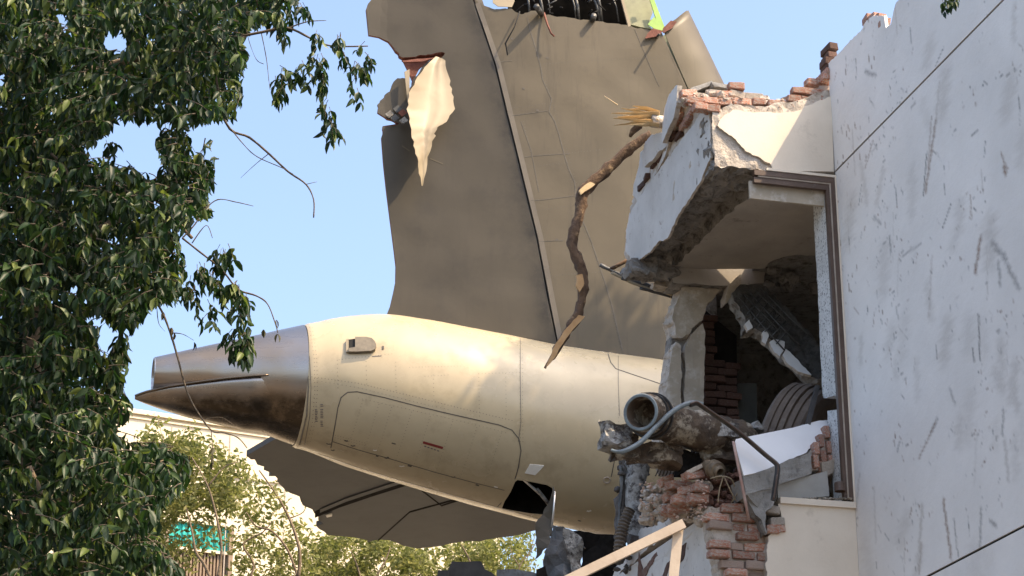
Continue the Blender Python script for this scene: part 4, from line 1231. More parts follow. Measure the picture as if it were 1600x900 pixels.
mk('bright_shard', P4 + [q + ZV * .02 for q in P4], [(0, 1, 2, 3), (7, 6, 5, 4), (0, 1, 5, 4), (1, 2, 6, 5), (2, 3, 7, 6), (3, 0, 4, 7)], M['whiteplate'], stab)
# torn belly skin below the access hole
bf = [onfus(862, 765)[0], onfus(868, 778)[0]]
def wsheet(name, pts, Y, m, parent, th=.012, wob=.08, seed=0, nsp=.12):
    """crumpled sheet hanging roughly in a plane facing the viewer at forward distance Y"""
    q = Plane(Vector((0, Y, 0)), RT, ZV, Vector((0, 1, 0)))
    poly = jag([q.px(*p) for p in pts], .02, .08, seed)
    return slab(name, poly, q, th, m, None, None, parent, spacing=nsp, off=lambda a, b: wob * (nz((a, b, 0), 1.6, seed) + .6 * nz((a, b, 0), 4, seed + 1)), seed=seed)
Yb = axis_pt(860, 800).y - 1.05
wsheet('torn_skin', [(864, 760), (868, 770), (866, 800), (862, 830), (858, 850), (846, 866), (836, 874), (838, 840), (840, 812), (850, 796), (858, 785)], Yb, M['rudpaint'], PR, seed=3)
tube('skin_edge', [axo(867, 768, 1.1), axo(865, 800, 1.08), axo(860, 838, .95)], .014, M['bright'], PR, sides=6)
wsheet('torn_skin', [(862, 822), (880, 826), (900, 836), (915, 858), (905, 856), (900, 905), (870, 905), (850, 905), (848, 880), (858, 850)], Yb + .4, M['sheet'], PR, seed=4, wob=.2)
wsheet('torn_skin', [(880, 828), (896, 832), (912, 850), (908, 880), (914, 905), (896, 905), (884, 860)], Yb + .2, M['ash'], PR, seed=5, wob=.25)
wsheet('burnt_skin', [(895, 828), (930, 834), (975, 840), (985, 870), (975, 905), (905, 905), (910, 860)], Yb + .9, M['soot_and_shade'], PR, seed=6, wob=.2)
# ================================================================== DEBRIS ROUND THE BROKEN CORNER
def fpx(x, y, v): return onplane(x, y, bl(0, v, 0), BACK)
# --- fallen lintel: white plaster face, concrete core, brick end
FBv = -.16
fb_base = fpx(1215, 780, FBv)
fbm = thing('fallen_lintel', fb_base, 'broken beam chunk with clean white face and brick end resting on the window sill', 'rubble')
tl, tr_, br_, bm_, bl_ = (1148, 690), (1297, 657), (1270, 704), (1214, 731), (1160, 743)
vv = {(1148, 690): .02, (1297, 657): .42, (1303, 690): .40, (1270, 704): .02, (1214, 731): -.16, (1160, 743): -.22, (1165, 772): -.18, (1262, 738): .0, (1300, 728): .30}
pq = lambda q: fpx(q[0], q[1], vv[q])
top = [pq(q) for q in [(1148, 690), (1297, 657), (1270, 704), (1214, 731), (1160, 743)]]
# white face as a jagged plate
n_ = (top[1] - top[0]).cross(top[4] - top[0]).normalized()
if n_.dot(CAM - top[0]) > 0: n_ = -n_
e1 = (top[1] - top[0]).normalized(); e2 = n_.cross(e1).normalized()
wpl = Plane(top[0], e1, e2, n_)
poly = jag(wpl.poly([(1148, 692), (1150, 686), (1180, 680), (1240, 668), (1280, 657), (1296, 656), (1297, 662), (1288, 675), (1280, 688), (1268, 697), (1258, 708), (1240, 716), (1222, 724), (1208, 733), (1162, 743)]), .005, .03, 60, {4, 5, 6, 7, 8, 9, 10, 11})
cleanwhite = mat('clean_white_plaster', (.84, .82, .80), (.79, .77, .75), 2.5, .7, bump=.08, c3=(.6, .57, .53), s3=7, t3=(.68, .8))
slab('plaster_face', poly, wpl, .02, cleanwhite, M['mortar'], None, fbm, spacing=.1, seed=2)
def hexa(name, near, dv, m, parent, amp=.0, seed=0, div=6):
    """block whose viewer-side outline is four (x, y, v) points, pushed back along the building by dv"""
    a = [fpx(x, y, v) for x, y, v in near]
    V = []; n = div
    idx = {}
    Fs = []
    def g(i, j, k):
        if (i, j, k) in idx: return idx[(i, j, k)]
        s, t = i / n, j / n
        p = (a[0] * (1 - s) + a[1] * s) * (1 - t) + (a[3] * (1 - s) + a[2] * s) * t + BACK * dv * k / 3
        if amp: p = p + nv(p, 6, seed) * amp + nv(p, 19, seed + 1) * amp * .6
        idx[(i, j, k)] = len(V); V.append(p); return idx[(i, j, k)]
    for i in range(n):
        for j in range(n):
            for k in (0, 3): Fs.append((g(i, j, k), g(i + 1, j, k), g(i + 1, j + 1, k), g(i, j + 1, k)))
    for i in range(n):
        for k in range(3):
            for j in (0, n): Fs.append((g(i, j, k), g(i + 1, j, k), g(i + 1, j, k + 1), g(i, j, k + 1)))
    for j in range(n):
        for k in range(3):
            for i in (0, n): Fs.append((g(i, j, k), g(i, j + 1, k), g(i, j + 1, k + 1), g(i, j, k + 1)))
    return mk(name, V, Fs, m, parent)
hexa('concrete_core', [(1161, 745, -.21), (1268, 706, .03), (1268, 740, .05), (1166, 774, -.18)], .3, M['greyconc'], fbm, .014, 3, 9)
hexa('underside', [(1167, 772, -.17), (1214, 757, -.05), (1214, 776, -.02), (1190, 800, -.05)], .2, M['greyconc'], fbm, .006, 4, 4)
hexa('lower_block', [(1215, 756, .0), (1292, 736, .12), (1296, 775, .13), (1216, 782, .02)], .2, mat('smooth_grey_render', (.42, .41, .38), (.34, .33, .30), 3, .9), fbm, .004, 5, 4)
bcol = [[(1273, 702), (1272, 722)], [(1281, 690), (1284, 715), (1281, 732)], [(1290, 676), (1293, 700), (1296, 722)]]
e_up = (fpx(1290, 676, .3) - fpx(1296, 722, .3)).normalized()
for ci, cc in enumerate(bcol):
    for (x, y) in cc:
        brick(fpx(x, y, .10 + ci * .09), e_up, BACK, R, (.115, .10, .05), fbm, 'brick', .003, .05)
hexa('mortar_bed', [(1266, 705, .09), (1298, 668, .36), (1300, 735, .34), (1268, 735, .1)], .12, M['mortar'], fbm, .006, 6, 5)
hexa('cap_lump', [(1284, 722, .1), (1304, 715, .2), (1304, 738, .2), (1286, 744, .12)], .12, M['mortar'], fbm, .015, 7, 4)
# white knob and dark post foot at the frame
kn = lathe_geo(fpx(1312, 756, -.02), ZV, [(-.07, .05), (.0, .05), (.012, .045), (.016, 0.0)], 14)
tag(mk('post_stub', kn[0], kn[1], [M['frame']], base=fpx(1312, 765, -.02)), 'short dark stub with pale cap standing on the window sill by the frame', 'stub')
# --- bent window strip and curved hose over the debris
strip = smooth_path([fpx(x, y, v) for x, y, v in [(1078, 633, -.1), (1088, 630, -.1), (1100, 637, -.1), (1150, 672, -.14), (1195, 710, -.22), (1212, 724, -.27), (1215, 732, -.28), (1213, 750, -.28), (1208, 782, -.26)]], 5)
bs = thing('bent_frame_strip', fpx(1208, 784, -.26), 'bent dark brown window strip draped over the white beam chunk', 'frame strip')
tube('strip', strip, .034, M['darkmetal'], bs, sides=4, smooth=False, flat=.7)
tube('strip_edge', [p + UP * .012 - FW * .03 for p in strip], .009, M['frame'], bs, sides=4)
hz_ = smooth_path([fpx(x, y, v) for x, y, v in [(955, 703, -.05), (966, 706, -.08), (980, 703, -.1), (1002, 690, -.1), (1030, 662, -.1), (1055, 640, -.1), (1080, 629, -.1), (1098, 632, -.09)]], 5)
tag(tube('curved_hose', hz_, [.012, .02, .022, .022, .022, .02], M['hose'], sides=8, base=fpx(966, 706, -.08)), 'curved grey rubber strip arching over the rusty landing gear leg', 'hose')
# --- rusty landing gear leg
gv = .35
gear = thing('landing_gear_leg', fpx(1050, 700, gv), 'dirty rusted landing gear leg with open round socket at its end', 'landing gear')
gp = [fpx(x, y, v) for x, y, v in [(1165, 690, gv + .25), (1120, 680, gv + .12), (1070, 668, gv), (1020, 652, gv - .1)]]
tube('barrel', smooth_path(gp, 8), [.16, .185, .175, .19, .165, .17, .19], M['rust'], gear, sides=28, rough=.035, seed=2)
axg = (fpx(990, 641, gv - .42) - fpx(1030, 655, gv - .02)).normalized()
gc = fpx(1018, 650, gv - .22)
v_, f_ = lathe_geo(gc, axg, [(-.12, .15), (-.05, .19), (0, .195), (.03, .18), (.05, .185), (.10, .185), (.13, .165), (.17, .172), (.22, .172), (.23, .165), (.23, .135), (.10, .125), (-.05, .12), (-.06, .0)], 36)
mk('socket', v_, f_, M['rust'], gear, smooth=False)
v_, f_ = lathe_geo(gc, axg, [(.229, .168), (.238, .160), (.236, .14), (.228, .137)], 36)
mk('socket_ring', v_, f_, M['hose'], gear)
for (s_, r_) in ((.0, .198), (.075, .188)):
    v_, f_ = lathe_geo(gc, axg, [(s_ - .012, r_), (s_ - .012, r_ + .014), (s_ + .012, r_ + .014), (s_ + .012, r_)], 32)
    mk('collar', v_, f_, M['darkmetal'], gear)
roughbox('torn_lug', fpx(946, 655, gv - .15), R * .26, BACK * .2, ZV * -.24, (5, 4, 5), M['ash'], .06, gear, 4, 7)
roughbox('torn_lug', fpx(960, 680, gv - .05), R * .22, BACK * .18, ZV * -.17, (5, 4, 5), M['rust'], .06, gear, 5, 7)
roughbox('lower_bracket', fpx(985, 690, gv + .02), R * .5, BACK * .2, ZV * -.17, (8, 4, 5), M['rust'], .05, gear, 6, 6)
roughbox('lower_bracket', fpx(1098, 690, gv + .05), R * .38, BACK * .2, ZV * -.16, (7, 4, 5), M['rust'], .04, gear, 7, 6)
roughbox('hose_clump', fpx(1062, 702, gv + .1), R * .2, BACK * .14, ZV * -.22, (4, 3, 6), M['soot_and_shade'], .035, gear, 9, 9)
for pts in [[(1000, 622), (1004, 616), (1008, 614)], [(1008, 622), (1016, 617), (1026, 622)], [(1026, 625), (1040, 632), (1048, 634)]]:
    tube('torn_tab', [fpx(x, y, gv - .1) for x, y in pts], [.016, .02, .006], M['rust'], gear, sides=5)
roughbox('white_remnant', fpx(1122, 660, gv - .08), R * .2, BACK * .1, ZV * -.12, (4, 3, 4), M['ash'], .02, gear, 12, 9)
# --- small pipe coupling
cp = fpx(1116, 733, .1)
axc = (CAM - cp).normalized() + R * .55 - ZV * .25
v_, f_ = lathe_geo(cp, axc, [(-.14, .05), (-.03, .05), (-.03, .082), (.0, .085), (.01, .07), (.03, .07), (.04, .082), (.07, .078), (.075, .055), (.10, .05), (.11, .035), (.03, .03), (.03, 0)], 24)
tag(mk('pipe_coupling', v_, f_, mat('brassy_fitting', (.24, .19, .13), (.14, .105, .07), 14, .55, metal=.4, bump=.4), base=cp), 'small rusted pipe coupling pointing out below the landing gear leg', 'pipe fitting')
# --- tyre in the room
tv = 1.0
tcen = fpx(1246, 706, tv + .2)
tax = (R * .74 - BACK * .56 - ZV * .36).normalized()
tyre = thing('fallen_wheel', tcen - ZV * .7, 'large grooved aircraft tyre covered in dust inside the broken room', 'tyre')
Rt = .66
prof = []
wt = .24
shape = [(-wt, .36), (-wt * 1.02, .62), (-wt * .97, .80), (-wt * .84, .92)]
gro = []
for k in range(5):
    a0 = -wt * .74 + k * wt * 2 * .74 / 5; a1 = a0 + wt * 2 * .74 / 5
    gro += [(a0 + .012, .975 + .025 * (1 - abs(k - 2) / 2)), (a1 - .012, .975 + .025 * (1 - abs(k - 2) / 2)), (a1 - .008, .945), (a1 + .008, .945)]
shape = shape + gro[:-2] + [(wt * .84, .92), (wt * .97, .80), (wt * 1.02, .62), (wt, .36)]
v_, f_ = lathe_geo(tcen, tax, [(s, r * Rt) for s, r in shape], 72)
mk('tread', v_, f_, M['rubber'], tyre)
v_, f_ = lathe_geo(tcen, tax, [(wt * .8, .38 * Rt), (wt * .7, .2 * Rt), (wt * .75, .1 * Rt), (wt * .75, 0.001)], 32)
mk('hub', v_, f_, M['darkmetal'], tyre)
# prop leaning on the tyre
tag(tube('leaning_bar', [fpx(1262, 664, .35), fpx(1277, 604, .5)], .03, M['darkmetal'], sides=4, base=fpx(1262, 664, .35), smooth=False), 'thin dark metal bar leaning in front of the tyre', 'metal bar')
# --- slab hanging inside the room, with its reinforcement
hv = 1.9
hs = thing('hanging_slab', fpx(1260, 588, hv - .4), 'cracked concrete slab with exposed wire mesh hanging diagonally inside the room', 'rubble')
d1 = (fpx(1262, 578, hv - .3) - fpx(1166, 455, hv + .1)).normalized()
hpts = [(1150, 462), (1172, 446), (1200, 446), (1225, 470), (1262, 512), (1283, 545), (1284, 590), (1258, 586), (1238, 566), (1215, 545), (1196, 526), (1180, 515), (1163, 520), (1166, 498)]
q = Plane(fpx(1215, 515, hv), (R * .9 - BACK * .25).normalized(), (ZV * .92 + BACK * .30).normalized(), (BACK * .9 - ZV * .3).normalized())
slab('slab_body', jag(q.poly(hpts), .02, .05, 71), q, .14, M['darkconc'], M['concrete'], None, hs, spacing=.055, rough=.06, rscale=6, erough=.04, esteps=3, seed=8)
qq = Plane(q.o - q.n * .05, q.e1, q.e2, q.n)
for pts in [[(1190, 522), (1196, 516), (1200, 524), (1194, 540), (1188, 536)], [(1200, 536), (1208, 530), (1224, 534), (1222, 546), (1214, 558), (1206, 552)], [(1218, 556), (1224, 545), (1240, 560), (1252, 574), (1260, 584), (1240, 580), (1226, 570)], [(1164, 510), (1172, 502), (1176, 515), (1168, 520)]]:
    slab('plaster_patch', jag(qq.poly(pts), .006, .03, 72), qq, .04, M['plaster'], M['mortar'], None, hs)
qm = Plane(q.o - q.n * .075, q.e1, q.e2, q.n)
def qp(x, y): return qm.at(*qm.px(x, y))
for k in range(5): tube('mesh_wire', [qp(1160 + k * 9, 468 - k * 4), qp(1196 + k * 10, 516 - k * 5), qp(1222 + k * 13, 548 - k * 4)] if k % 2 == 0 else [qp(1160 + k * 9, 468 - k * 4), qp(1205 + k * 10, 520 - k * 5)], .008, M['ribs'], hs, sides=5)
for k in range(7): tube('mesh_wire', [qp(1162 + k * 8, 484 + k * 9), qp(1190 + k * 8, 454 + k * 9)], .007, M['ribs'], hs, sides=5)
# lumps hanging round the ceiling hole and dark rubble in the room
rk = random.Random(77)
dr = []
def lump(p, s, seed, sub=2):
    bm = bmesh.new(); bmesh.ops.create_icosphere(bm, subdivisions=sub, radius=1.0)
    rr_ = random.Random(seed); sc = Vector((s * rr_.uniform(.6, 1.3), s * rr_.uniform(.6, 1.3), s * rr_.uniform(.5, 1)))
    out = []
    for v in bm.verts:
        k = 1 + .45 * noise.noise(v.co * 1.4 + Vector((seed, 0, seed * 2))) + .2 * noise.noise(v.co * 4 + Vector((seed, 3, 0)))
        out.append(p + Vector((v.co.x * sc.x, v.co.y * sc.y, v.co.z * sc.z)) * k)
    bm.verts.index_update()
    fs_ = [[v.index for v in f.verts] for f in bm.faces]
    bm.free()
    return out, fs_
for i in range(30):
    x = rk.uniform(1200, 1290); y = rk.uniform(402, 448)
    dr.append(lump(fpx(x, y, 2.3 + rk.uniform(-.1, .4)), rk.uniform(.03, .10), i))
v_, f_ = merge(dr)
tag(mk('ceiling_rubble', v_, f_, M['concrete'], base=fpx(1240, 440, 2.4)), 'dark broken concrete lumps round the hole in the ceiling', 'rubble', kind='stuff')
dr = []
for i in range(120):
    x = rk.uniform(1100, 1290); y = rk.uniform(668, 712)
    dr.append(lump(fpx(x, y, .9 + rk.uniform(-.3, .5)), rk.uniform(.03, .09), i + 50))
v_, f_ = merge(dr)
tag(mk('floor_rubble', v_, f_, M['concrete'], base=fpx(1190, 700, .9)), 'dark rubble heaped on the room floor below the tyre', 'rubble', kind='stuff')
# --- rubble heap left of the window: mortar and loose bricks
dr = []
for i in range(150):
    x = rk.uniform(1004, 1108); y = rk.uniform(752 + max(0, 1040 - x) * .4, 815)
    dr.append(lump(fpx(x, y, (1110 - x) * .012 + .25 + rk.uniform(-.1, .2)), rk.uniform(.02, .065), i + 200))
v_, f_ = merge(dr)
tag(mk('mortar_rubble', v_, f_, M['mortar'], base=fpx(1080, 790, .4)), 'heap of crumbled mortar on the broken wall beside the brickwork', 'rubble', kind='stuff')
dr = []
for i in range(130):
    x = rk.uniform(1100, 1172); y = rk.uniform(735, 792)
    dr.append(lump(fpx(x, y, .35 + (760 - y) * .004 + rk.uniform(-.1, .2)), rk.uniform(.02, .06), i + 1200))
v_, f_ = merge(dr)
tag(mk('brick_rubble', v_, f_, mat('dark_red_rubble', (.10, .05, .035), (.20, .10, .07), 9, .95, bump=.8, bscale=40, c3=(.30, .25, .2), s3=12, t3=(.56, .7)), base=fpx(1135, 790, .3)), 'dark reddish rubble behind the brickwork and the white beam chunk', 'rubble', kind='stuff')
lb = [(1083, 743, 'clean orange loose brick tilted on top of the rubble heap', .35, .9), (1060, 760, 'loose brick lying flat at the upper left of the rubble heap', .05, 1), (1075, 768, 'dusty loose brick in the middle of the rubble heap', .1, .9),
      (1094, 764, 'broken round-edged brick just below the tilted orange brick', -.1, .7), (1052, 776, 'pale loose brick low on the left of the rubble heap', .15, .9), (1072, 782, 'long red brick at the base of the rubble heap', .0, 1.15),
      (1090, 780, 'loose brick at the right base of the rubble heap', -.05, .8), (1040, 752, 'small brick stub beside the charred post', .3, .6), (1060, 795, 'mortar-crusted brick under the rubble heap', .1, .9), (1046, 800, 'half brick stuck in the top of the pale side wall', -.2, .7)]
for x, y, lab, t, s in lb:
    brick(fpx(x, y, (1110 - x) * .010 + .0), (R + ZV * t + BACK * rk.uniform(-.3, .3)).normalized(), BACK, ZV, (.22 * s, .11, .078), None, 'brick', .004, .12, 'loose_brick', lab, 'brick', 'loose bricks in the rubble heap')
ob = fpx(1076, 741, .2)
tag(box('mortar_wedge', ob, R * .22 + ZV * .12, BACK * .1, ZV * .03 - R * .02, M['mortar'], base=ob), 'thin mortar slice leaning over the tilted orange brick', 'rubble')
rs_ = fpx(1045, 726, .9)
rp = thing('corrugated_sheet', rs_, 'grey ribbed metal sheet behind the landing gear leg', 'metal sheet')
qp2 = FP(.85)
slab('sheet', jag(qp2.poly([(1020, 724), (1052, 700), (1064, 716), (1066, 744), (1030, 744)]), .006, .04, 81), qp2, .012, mat('ribbed_sheet', (.30, .29, .27), (.24, .23, .21), 4, .6), None, None, rp)
for k in range(8):
    a = fpx(1024 + k * 5.4, 744, .84); b = fpx(1040 + k * 4.2, 709 + max(0, k - 4) * 2.5, .84)
    tube('rib', [a, b], .006, M['seam'], rp, sides=4)
for k, pts in enumerate([[(1110, 748, -.02), (1126, 744, -.1), (1142, 748, -.1), (1148, 760, -.05)], [(1130, 745, -.08), (1124, 766, -.04), (1122, 785, 0)], [(1132, 746, -.08), (1142, 768, -.06), (1150, 782, 0)], [(1140, 790, .1), (1152, 770, .0), (1160, 750, .1)]]):
    tag(tube('loose_wire', smooth_path([fpx(*p) for p in pts], 4), .006, M['skinside'], sides=5, base=fpx(*pts[0])), ['thin pale wire curling out of the pipe coupling', 'pale wire hanging straight down below the coupling', 'pale wire slanting right below the coupling', 'pale wire rising beside the white beam chunk'][k], 'wire')
# --- thin edge strip of red plaster board left of the white chunk
es = [fpx(x, y, v) for x, y, v in [(1146, 690, -.2), (1152, 720, -.24), (1160, 760, -.24), (1166, 790, -.2), (1170, 812, -.14)]]
tag(tube('edge_strip', es, .018, mat('reddish_board_edge', (.33, .19, .15), (.45, .33, .28), 12, .8), sides=4, flat=.5, base=es[-1]), 'narrow reddish board strip hanging from the left edge of the white chunk', 'strip')
wdg = fpx(1190, 800, -.1)
wg = FP(-.08)
tag(slab('rendered_wedge', jag(wg.poly([(1168, 780), (1212, 768), (1208, 790), (1196, 800), (1198, 835), (1190, 812), (1178, 800)]), .006, .03, 91), wg, .14, M['greyconc'], M['concrete'], None, None, spacing=.06, erough=.02, esteps=3, base=wdg), 'grey rendered wedge jammed between the brickwork and the sill', 'rubble')
# --- charred uprights beside the fuselage
def sv(x, y, v): return onplane(x, y, bl(0, v, 0), BACK)
cv = 2.6
up1 = smooth_path([sv(x, y, cv) for x, y in [(996, 706), (994, 740), (992, 780), (996, 820), (994, 865)]], 5)
tag(tube('charred_post', up1, [.11, .12, .10, .09, .085, .07], M['ash'], sides=12, rough=.05, seed=4, base=up1[-1]), 'thick ash-grey scorched post standing just right of the fuselage', 'post')
up2 = smooth_path([sv(x, y, cv + .1) for x, y in [(976, 712), (978, 750), (972, 790), (970, 830), (965, 880)]], 5)
tag(tube('charred_post', up2, [.05, .07, .06, .05, .045], M['char'], sides=10, rough=.05, seed=5, base=up2[-1]), 'thin black burnt post leaning against the fuselage side', 'post')
up3 = smooth_path([sv(x, y, cv + .05) for x, y in [(970, 728), (972, 760), (968, 800), (966, 850)]], 4)
tag(tube('metal_edging', up3, .018, M['ribs'], sides=6, rough=.012, seed=6, base=up3[-1]), 'thin scorched metal edging strip along the fuselage next to the burnt posts', 'metal strip')
dr = []
for i in range(90):
    x = rk.uniform(964, 1016); y = rk.uniform(710, 900)
    dr.append(lump(sv(x, y, cv + rk.uniform(0, .3)), rk.uniform(.015, .05), i + 900, 1))
v_, f_ = merge(dr)
tag(mk('scorched_scraps', v_, f_, M['char'], base=sv(985, 890, cv)), 'burnt scraps clinging round the charred posts', 'debris', kind='stuff')
def ribhose(pts, v, rad, lab, turns):
    path = smooth_path([sv(x, y, v) for x, y in pts], 40)
    r_ = [rad * (1.0 if (i * turns // len(path) * 2 + (2 * i * turns // len(path)) % 2) % 2 == 0 else .72) for i in range(len(path))]
    r_ = [rad * (.86 + .16 * math.sin(i / len(path) * turns * 2 * math.pi)) for i in range(len(path))]
    return tag(tube('ribbed_hose', path, r_, M['ribhose'], sides=12, base=path[-1], smooth=False), lab, 'hose', 'ribbed hoses beside the charred posts')
ribhose([(1012, 784), (1018, 798), (1026, 814), (1034, 828)], 2.0, .055, 'short brown ribbed hose poking down over the pale side wall', 14)
ribhose([(984, 796), (976, 816), (970, 838), (967, 862)], 2.4, .06, 'dark ribbed hose beside the fuselage, left of the charred post', 13)
tag(roughbox('burnt_joint', sv(986, 836, cv - .15), R * .16, BACK * .12, ZV * -.10, (4, 3, 3), M['char'], .04, None, 5, 9, base=sv(994, 850, cv)), 'dark burnt joint block at the foot of the thick post', 'debris')
# --- bent roof rods on the side lintel
for k, (pts, rad, m_, lab) in enumerate([
        ([(938, 414), (952, 421), (985, 436), (1020, 448), (1056, 455)], .022, 'ribs', 'thin grey rod, uppermost of the bundle under the side lintel'),
        ([(952, 422), (982, 406)], .022, 'bark', 'short brown stick crossing the end of the rod bundle'),
        ([(956, 426), (985, 440), (1016, 452), (1050, 463)], .022, 'skinside', 'pale splintered lath in the rod bundle under the side lintel'),
        ([(972, 434), (1010, 446), (1054, 458)], .026, 'darkmetal', 'dark bar in the middle of the rod bundle'),
        ([(1000, 450), (1030, 458), (1056, 466)], .02, 'darkmetal', 'lowest dark bar of the rod bundle beside the pillar')]):
    path = smooth_path([sv(x, y, 2.75 + .35 * (1060 - x) / 120) for x, y in pts], 4)
    tag(tube('bent_rod', path, rad, M[m_], sides=5, rough=.008, seed=k, base=path[-1]), lab, 'rod')
wl = sv(1044, 446, 2.6)
tag(roughbox('concrete_lump', sv(1022, 438, 2.55), R * .18, BACK * .15, ZV * -.06, (4, 3, 3), M['tanplaster'], .03, None, 5, 9, base=wl), 'pale crumbled lump on top of the rod bundle', 'rubble')
# --- the snapped branch and its splintered stump
lv = 1.75
lg = thing('snapped_branch', sv(1005, 216, lv), 'crooked brown branch with bark hanging from the building corner in front of the fin', 'branch')
bp = [(1018, 212, lv), (1000, 220, lv + .05), (975, 240, lv + .1), (945, 268, lv + .15), (912, 300, lv + .2), (908, 325, lv + .2), (897, 362, lv + .2), (895, 388, lv + .2), (906, 415, lv + .2), (911, 440, lv + .2), (908, 470, lv + .2), (900, 498, lv + .2), (886, 520, lv + .2), (870, 546, lv + .2), (852, 575, lv + .2)]
path = smooth_path([sv(*p) for p in bp], 5)
tube('limb', path, [.045, .05, .052, .056, .066, .056, .052, .048, .06, .052, .047, .057, .042, .036, .008], M['bark'], lg, sides=12, rough=.022, seed=3)
def sliver(name, pts, v, wd, m, parent, th=.02):
    q = FP(v)
    return slab(name, jag(q.poly(pts), .006, .05, len(pts)), q, th, m, None, None, parent)
for pts in [[(1016, 209), (1000, 213), (980, 228), (962, 244), (975, 238), (996, 222), (1010, 216)], [(922, 284), (904, 298), (908, 304), (930, 288)], [(901, 430), (910, 428), (912, 446), (906, 456), (900, 446)], [(904, 492), (914, 494), (900, 510), (884, 530), (866, 560), (853, 574), (864, 546), (882, 516), (896, 500)]]:
    sliver('bare_wood', pts, lv + .105, .02, M['orangewood'] if pts[0][1] > 400 else M['wood'], lg)
sw = thing('splintered_stump', sv(1030, 195, 1.3), 'freshly splintered pale wood stump jutting left from the broken parapet', 'wood')
for i in range(16):
    y0 = rk.uniform(176, 198); x1 = rk.uniform(952, 992); y1 = y0 + rk.uniform(-14, 8) if i else 184
    p0 = sv(1030, y0, 1.35 + rk.uniform(-.05, .05)); p1 = sv(x1, y1, 1.45 + rk.uniform(-.15, .1))
    mid = p0.lerp(p1, .5) + Vector((0, 0, rk.uniform(-.02, .03)))
    tube('splinter', [p0, mid, p1], [.042, .034, .005], M['wood'], sw, sides=4, smooth=False, flat=.5)
tube('stub', [sv(1036, 192, 1.35), sv(1018, 190, 1.35)], [.07, .06], M['mortar'], sw, sides=10, rough=.02)
tube('splinter', [sv(1000, 196, 1.4), sv(988, 206, 1.42), sv(984, 214, 1.45)], [.04, .03, .015], M['bark'], sw, sides=6, rough=.01)
tube('splinter', [sv(965, 164, 1.4), sv(944, 150, 1.45)], [.006, .003], M['wood'], sw, sides=4)
# --- flat slabs lying on the parapet
for k, (pts, v, m_, lab) in enumerate([
        ([(1078, 138), (1112, 126), (1116, 131), (1086, 142)], .35, 'greyconc', 'flat grey tile leaning on the parapet next to the fin'),
        ([(1112, 128), (1145, 133), (1146, 140), (1116, 135)], .30, 'greyconc', 'flat grey tile lying level on the parapet')]):
    q = FP(v)
    tag(slab('loose_tile', jag(q.poly(pts), .004, .05, k), q, .3, M[m_], None, None, None, base=q.at(*q.px(*pts[0]))), lab, 'tile')
lbp = [(1150, 137, 'single orange brick at the end of the parapet tile'), (1075, 148, 'brick lump on the parapet corner above the cracked plaster'), (1130, 150, 'red brick half buried in the parapet rubble')]
for x, y, lab in lbp:
    brick(fpx(x, y, .2), R, BACK, ZV, (.16, .1, .075), None, 'brick', .004, .1, 'loose_brick', lab, 'brick', 'loose bricks on the parapet')
dr = []
for i in range(150):
    x = rk.uniform(1066, 1262); y = 158 - 10 * math.exp(-((x - 1110) / 45) ** 2) + rk.uniform(-4, 10)
    if 1196 < x < 1232: y += 4
    dr.append(lump(fpx(x, y, rk.uniform(.08, .45)), rk.uniform(.02, .06), i + 400, 1))
v_, f_ = merge(dr)
tag(mk('parapet_rubble', v_, f_, M['mortar'], base=fpx(1150, 160, .3)), 'crumbled mortar and brick bits along the broken parapet', 'rubble', kind='stuff')
# gravel on the sill
dr = []
for i in range(60):
    x = rk.uniform(1222, 1332) if i % 2 else rk.uniform(1296, 1332)
    dr.append(lump(fpx(x, 780, rk.uniform(-.02, .05)) + ZV * rk.uniform(0, .01), rk.uniform(.006, .016), i + 700, 1))
v_, f_ = merge(dr)
tag(mk('sill_gravel', v_, f_, M['gravel'], base=fpx(1290, 782, 0)), 'small gravel and glass bits on the window sill', 'gravel', kind='stuff')
# --- pale timber frame in the foreground
tm = thing('timber_frame', Vector((atY(900, 897, 14.5).x, 14.5, 0)), 'pale planed timber frame corner standing in front of the wrecked wall', 'wooden frame')
def beam(name, a, b, w_, t_, m, parent):
    d = (b - a).normalized(); s = d.cross(Vector((0, 1, 0))).normalized(); y = Vector((0, 1, 0))
    return box(name, a - s * w_ / 2, b - a, s * w_, y * t_, m, parent)
a_ = atY(1067, 818, 14.5); b_ = atY(820, 938, 14.5)
beam('rail', a_ + (a_ - b_).normalized() * .01, b_, .066, .04, M['plank'], tm)
beam('post', atY(1061, 819, 14.552), Vector((atY(1048, 905, 14.552).x - .62, 14.552, 0)), .07, .045, M['plank'], tm)
beam('post', b_ + Vector((0, .055, 0)), Vector((b_.x - .3, b_.y + .055, 0)), .07, .045, M['plank'], tm)

# fine dust and crumbs lying through the wreckage
dr = []
for i in range(300):
    x = rk.uniform(1000, 1105); y = rk.uniform(748, 812)
    dr.append(lump(fpx(x, y, max(-.05, (1110 - x) * .010) + rk.uniform(-.08, .12)), rk.uniform(.005, .018), i + 3000, 1))
for i in range(120):
    x = rk.uniform(1070, 1295); y = 160 - 12 * math.exp(-((x - 1110) / 45) ** 2) + rk.uniform(-5, 12)
    dr.append(lump(fpx(x, y, rk.uniform(.0, .3)), rk.uniform(.006, .02), i + 4000, 1))
v_, f_ = merge(dr)
tag(mk('dust_crumbs', v_, f_, M['mortarbrick'], base=fpx(1100, 790, .2)), 'small crumbs of brick and mortar scattered through the wreckage', 'crumbs', kind='stuff')
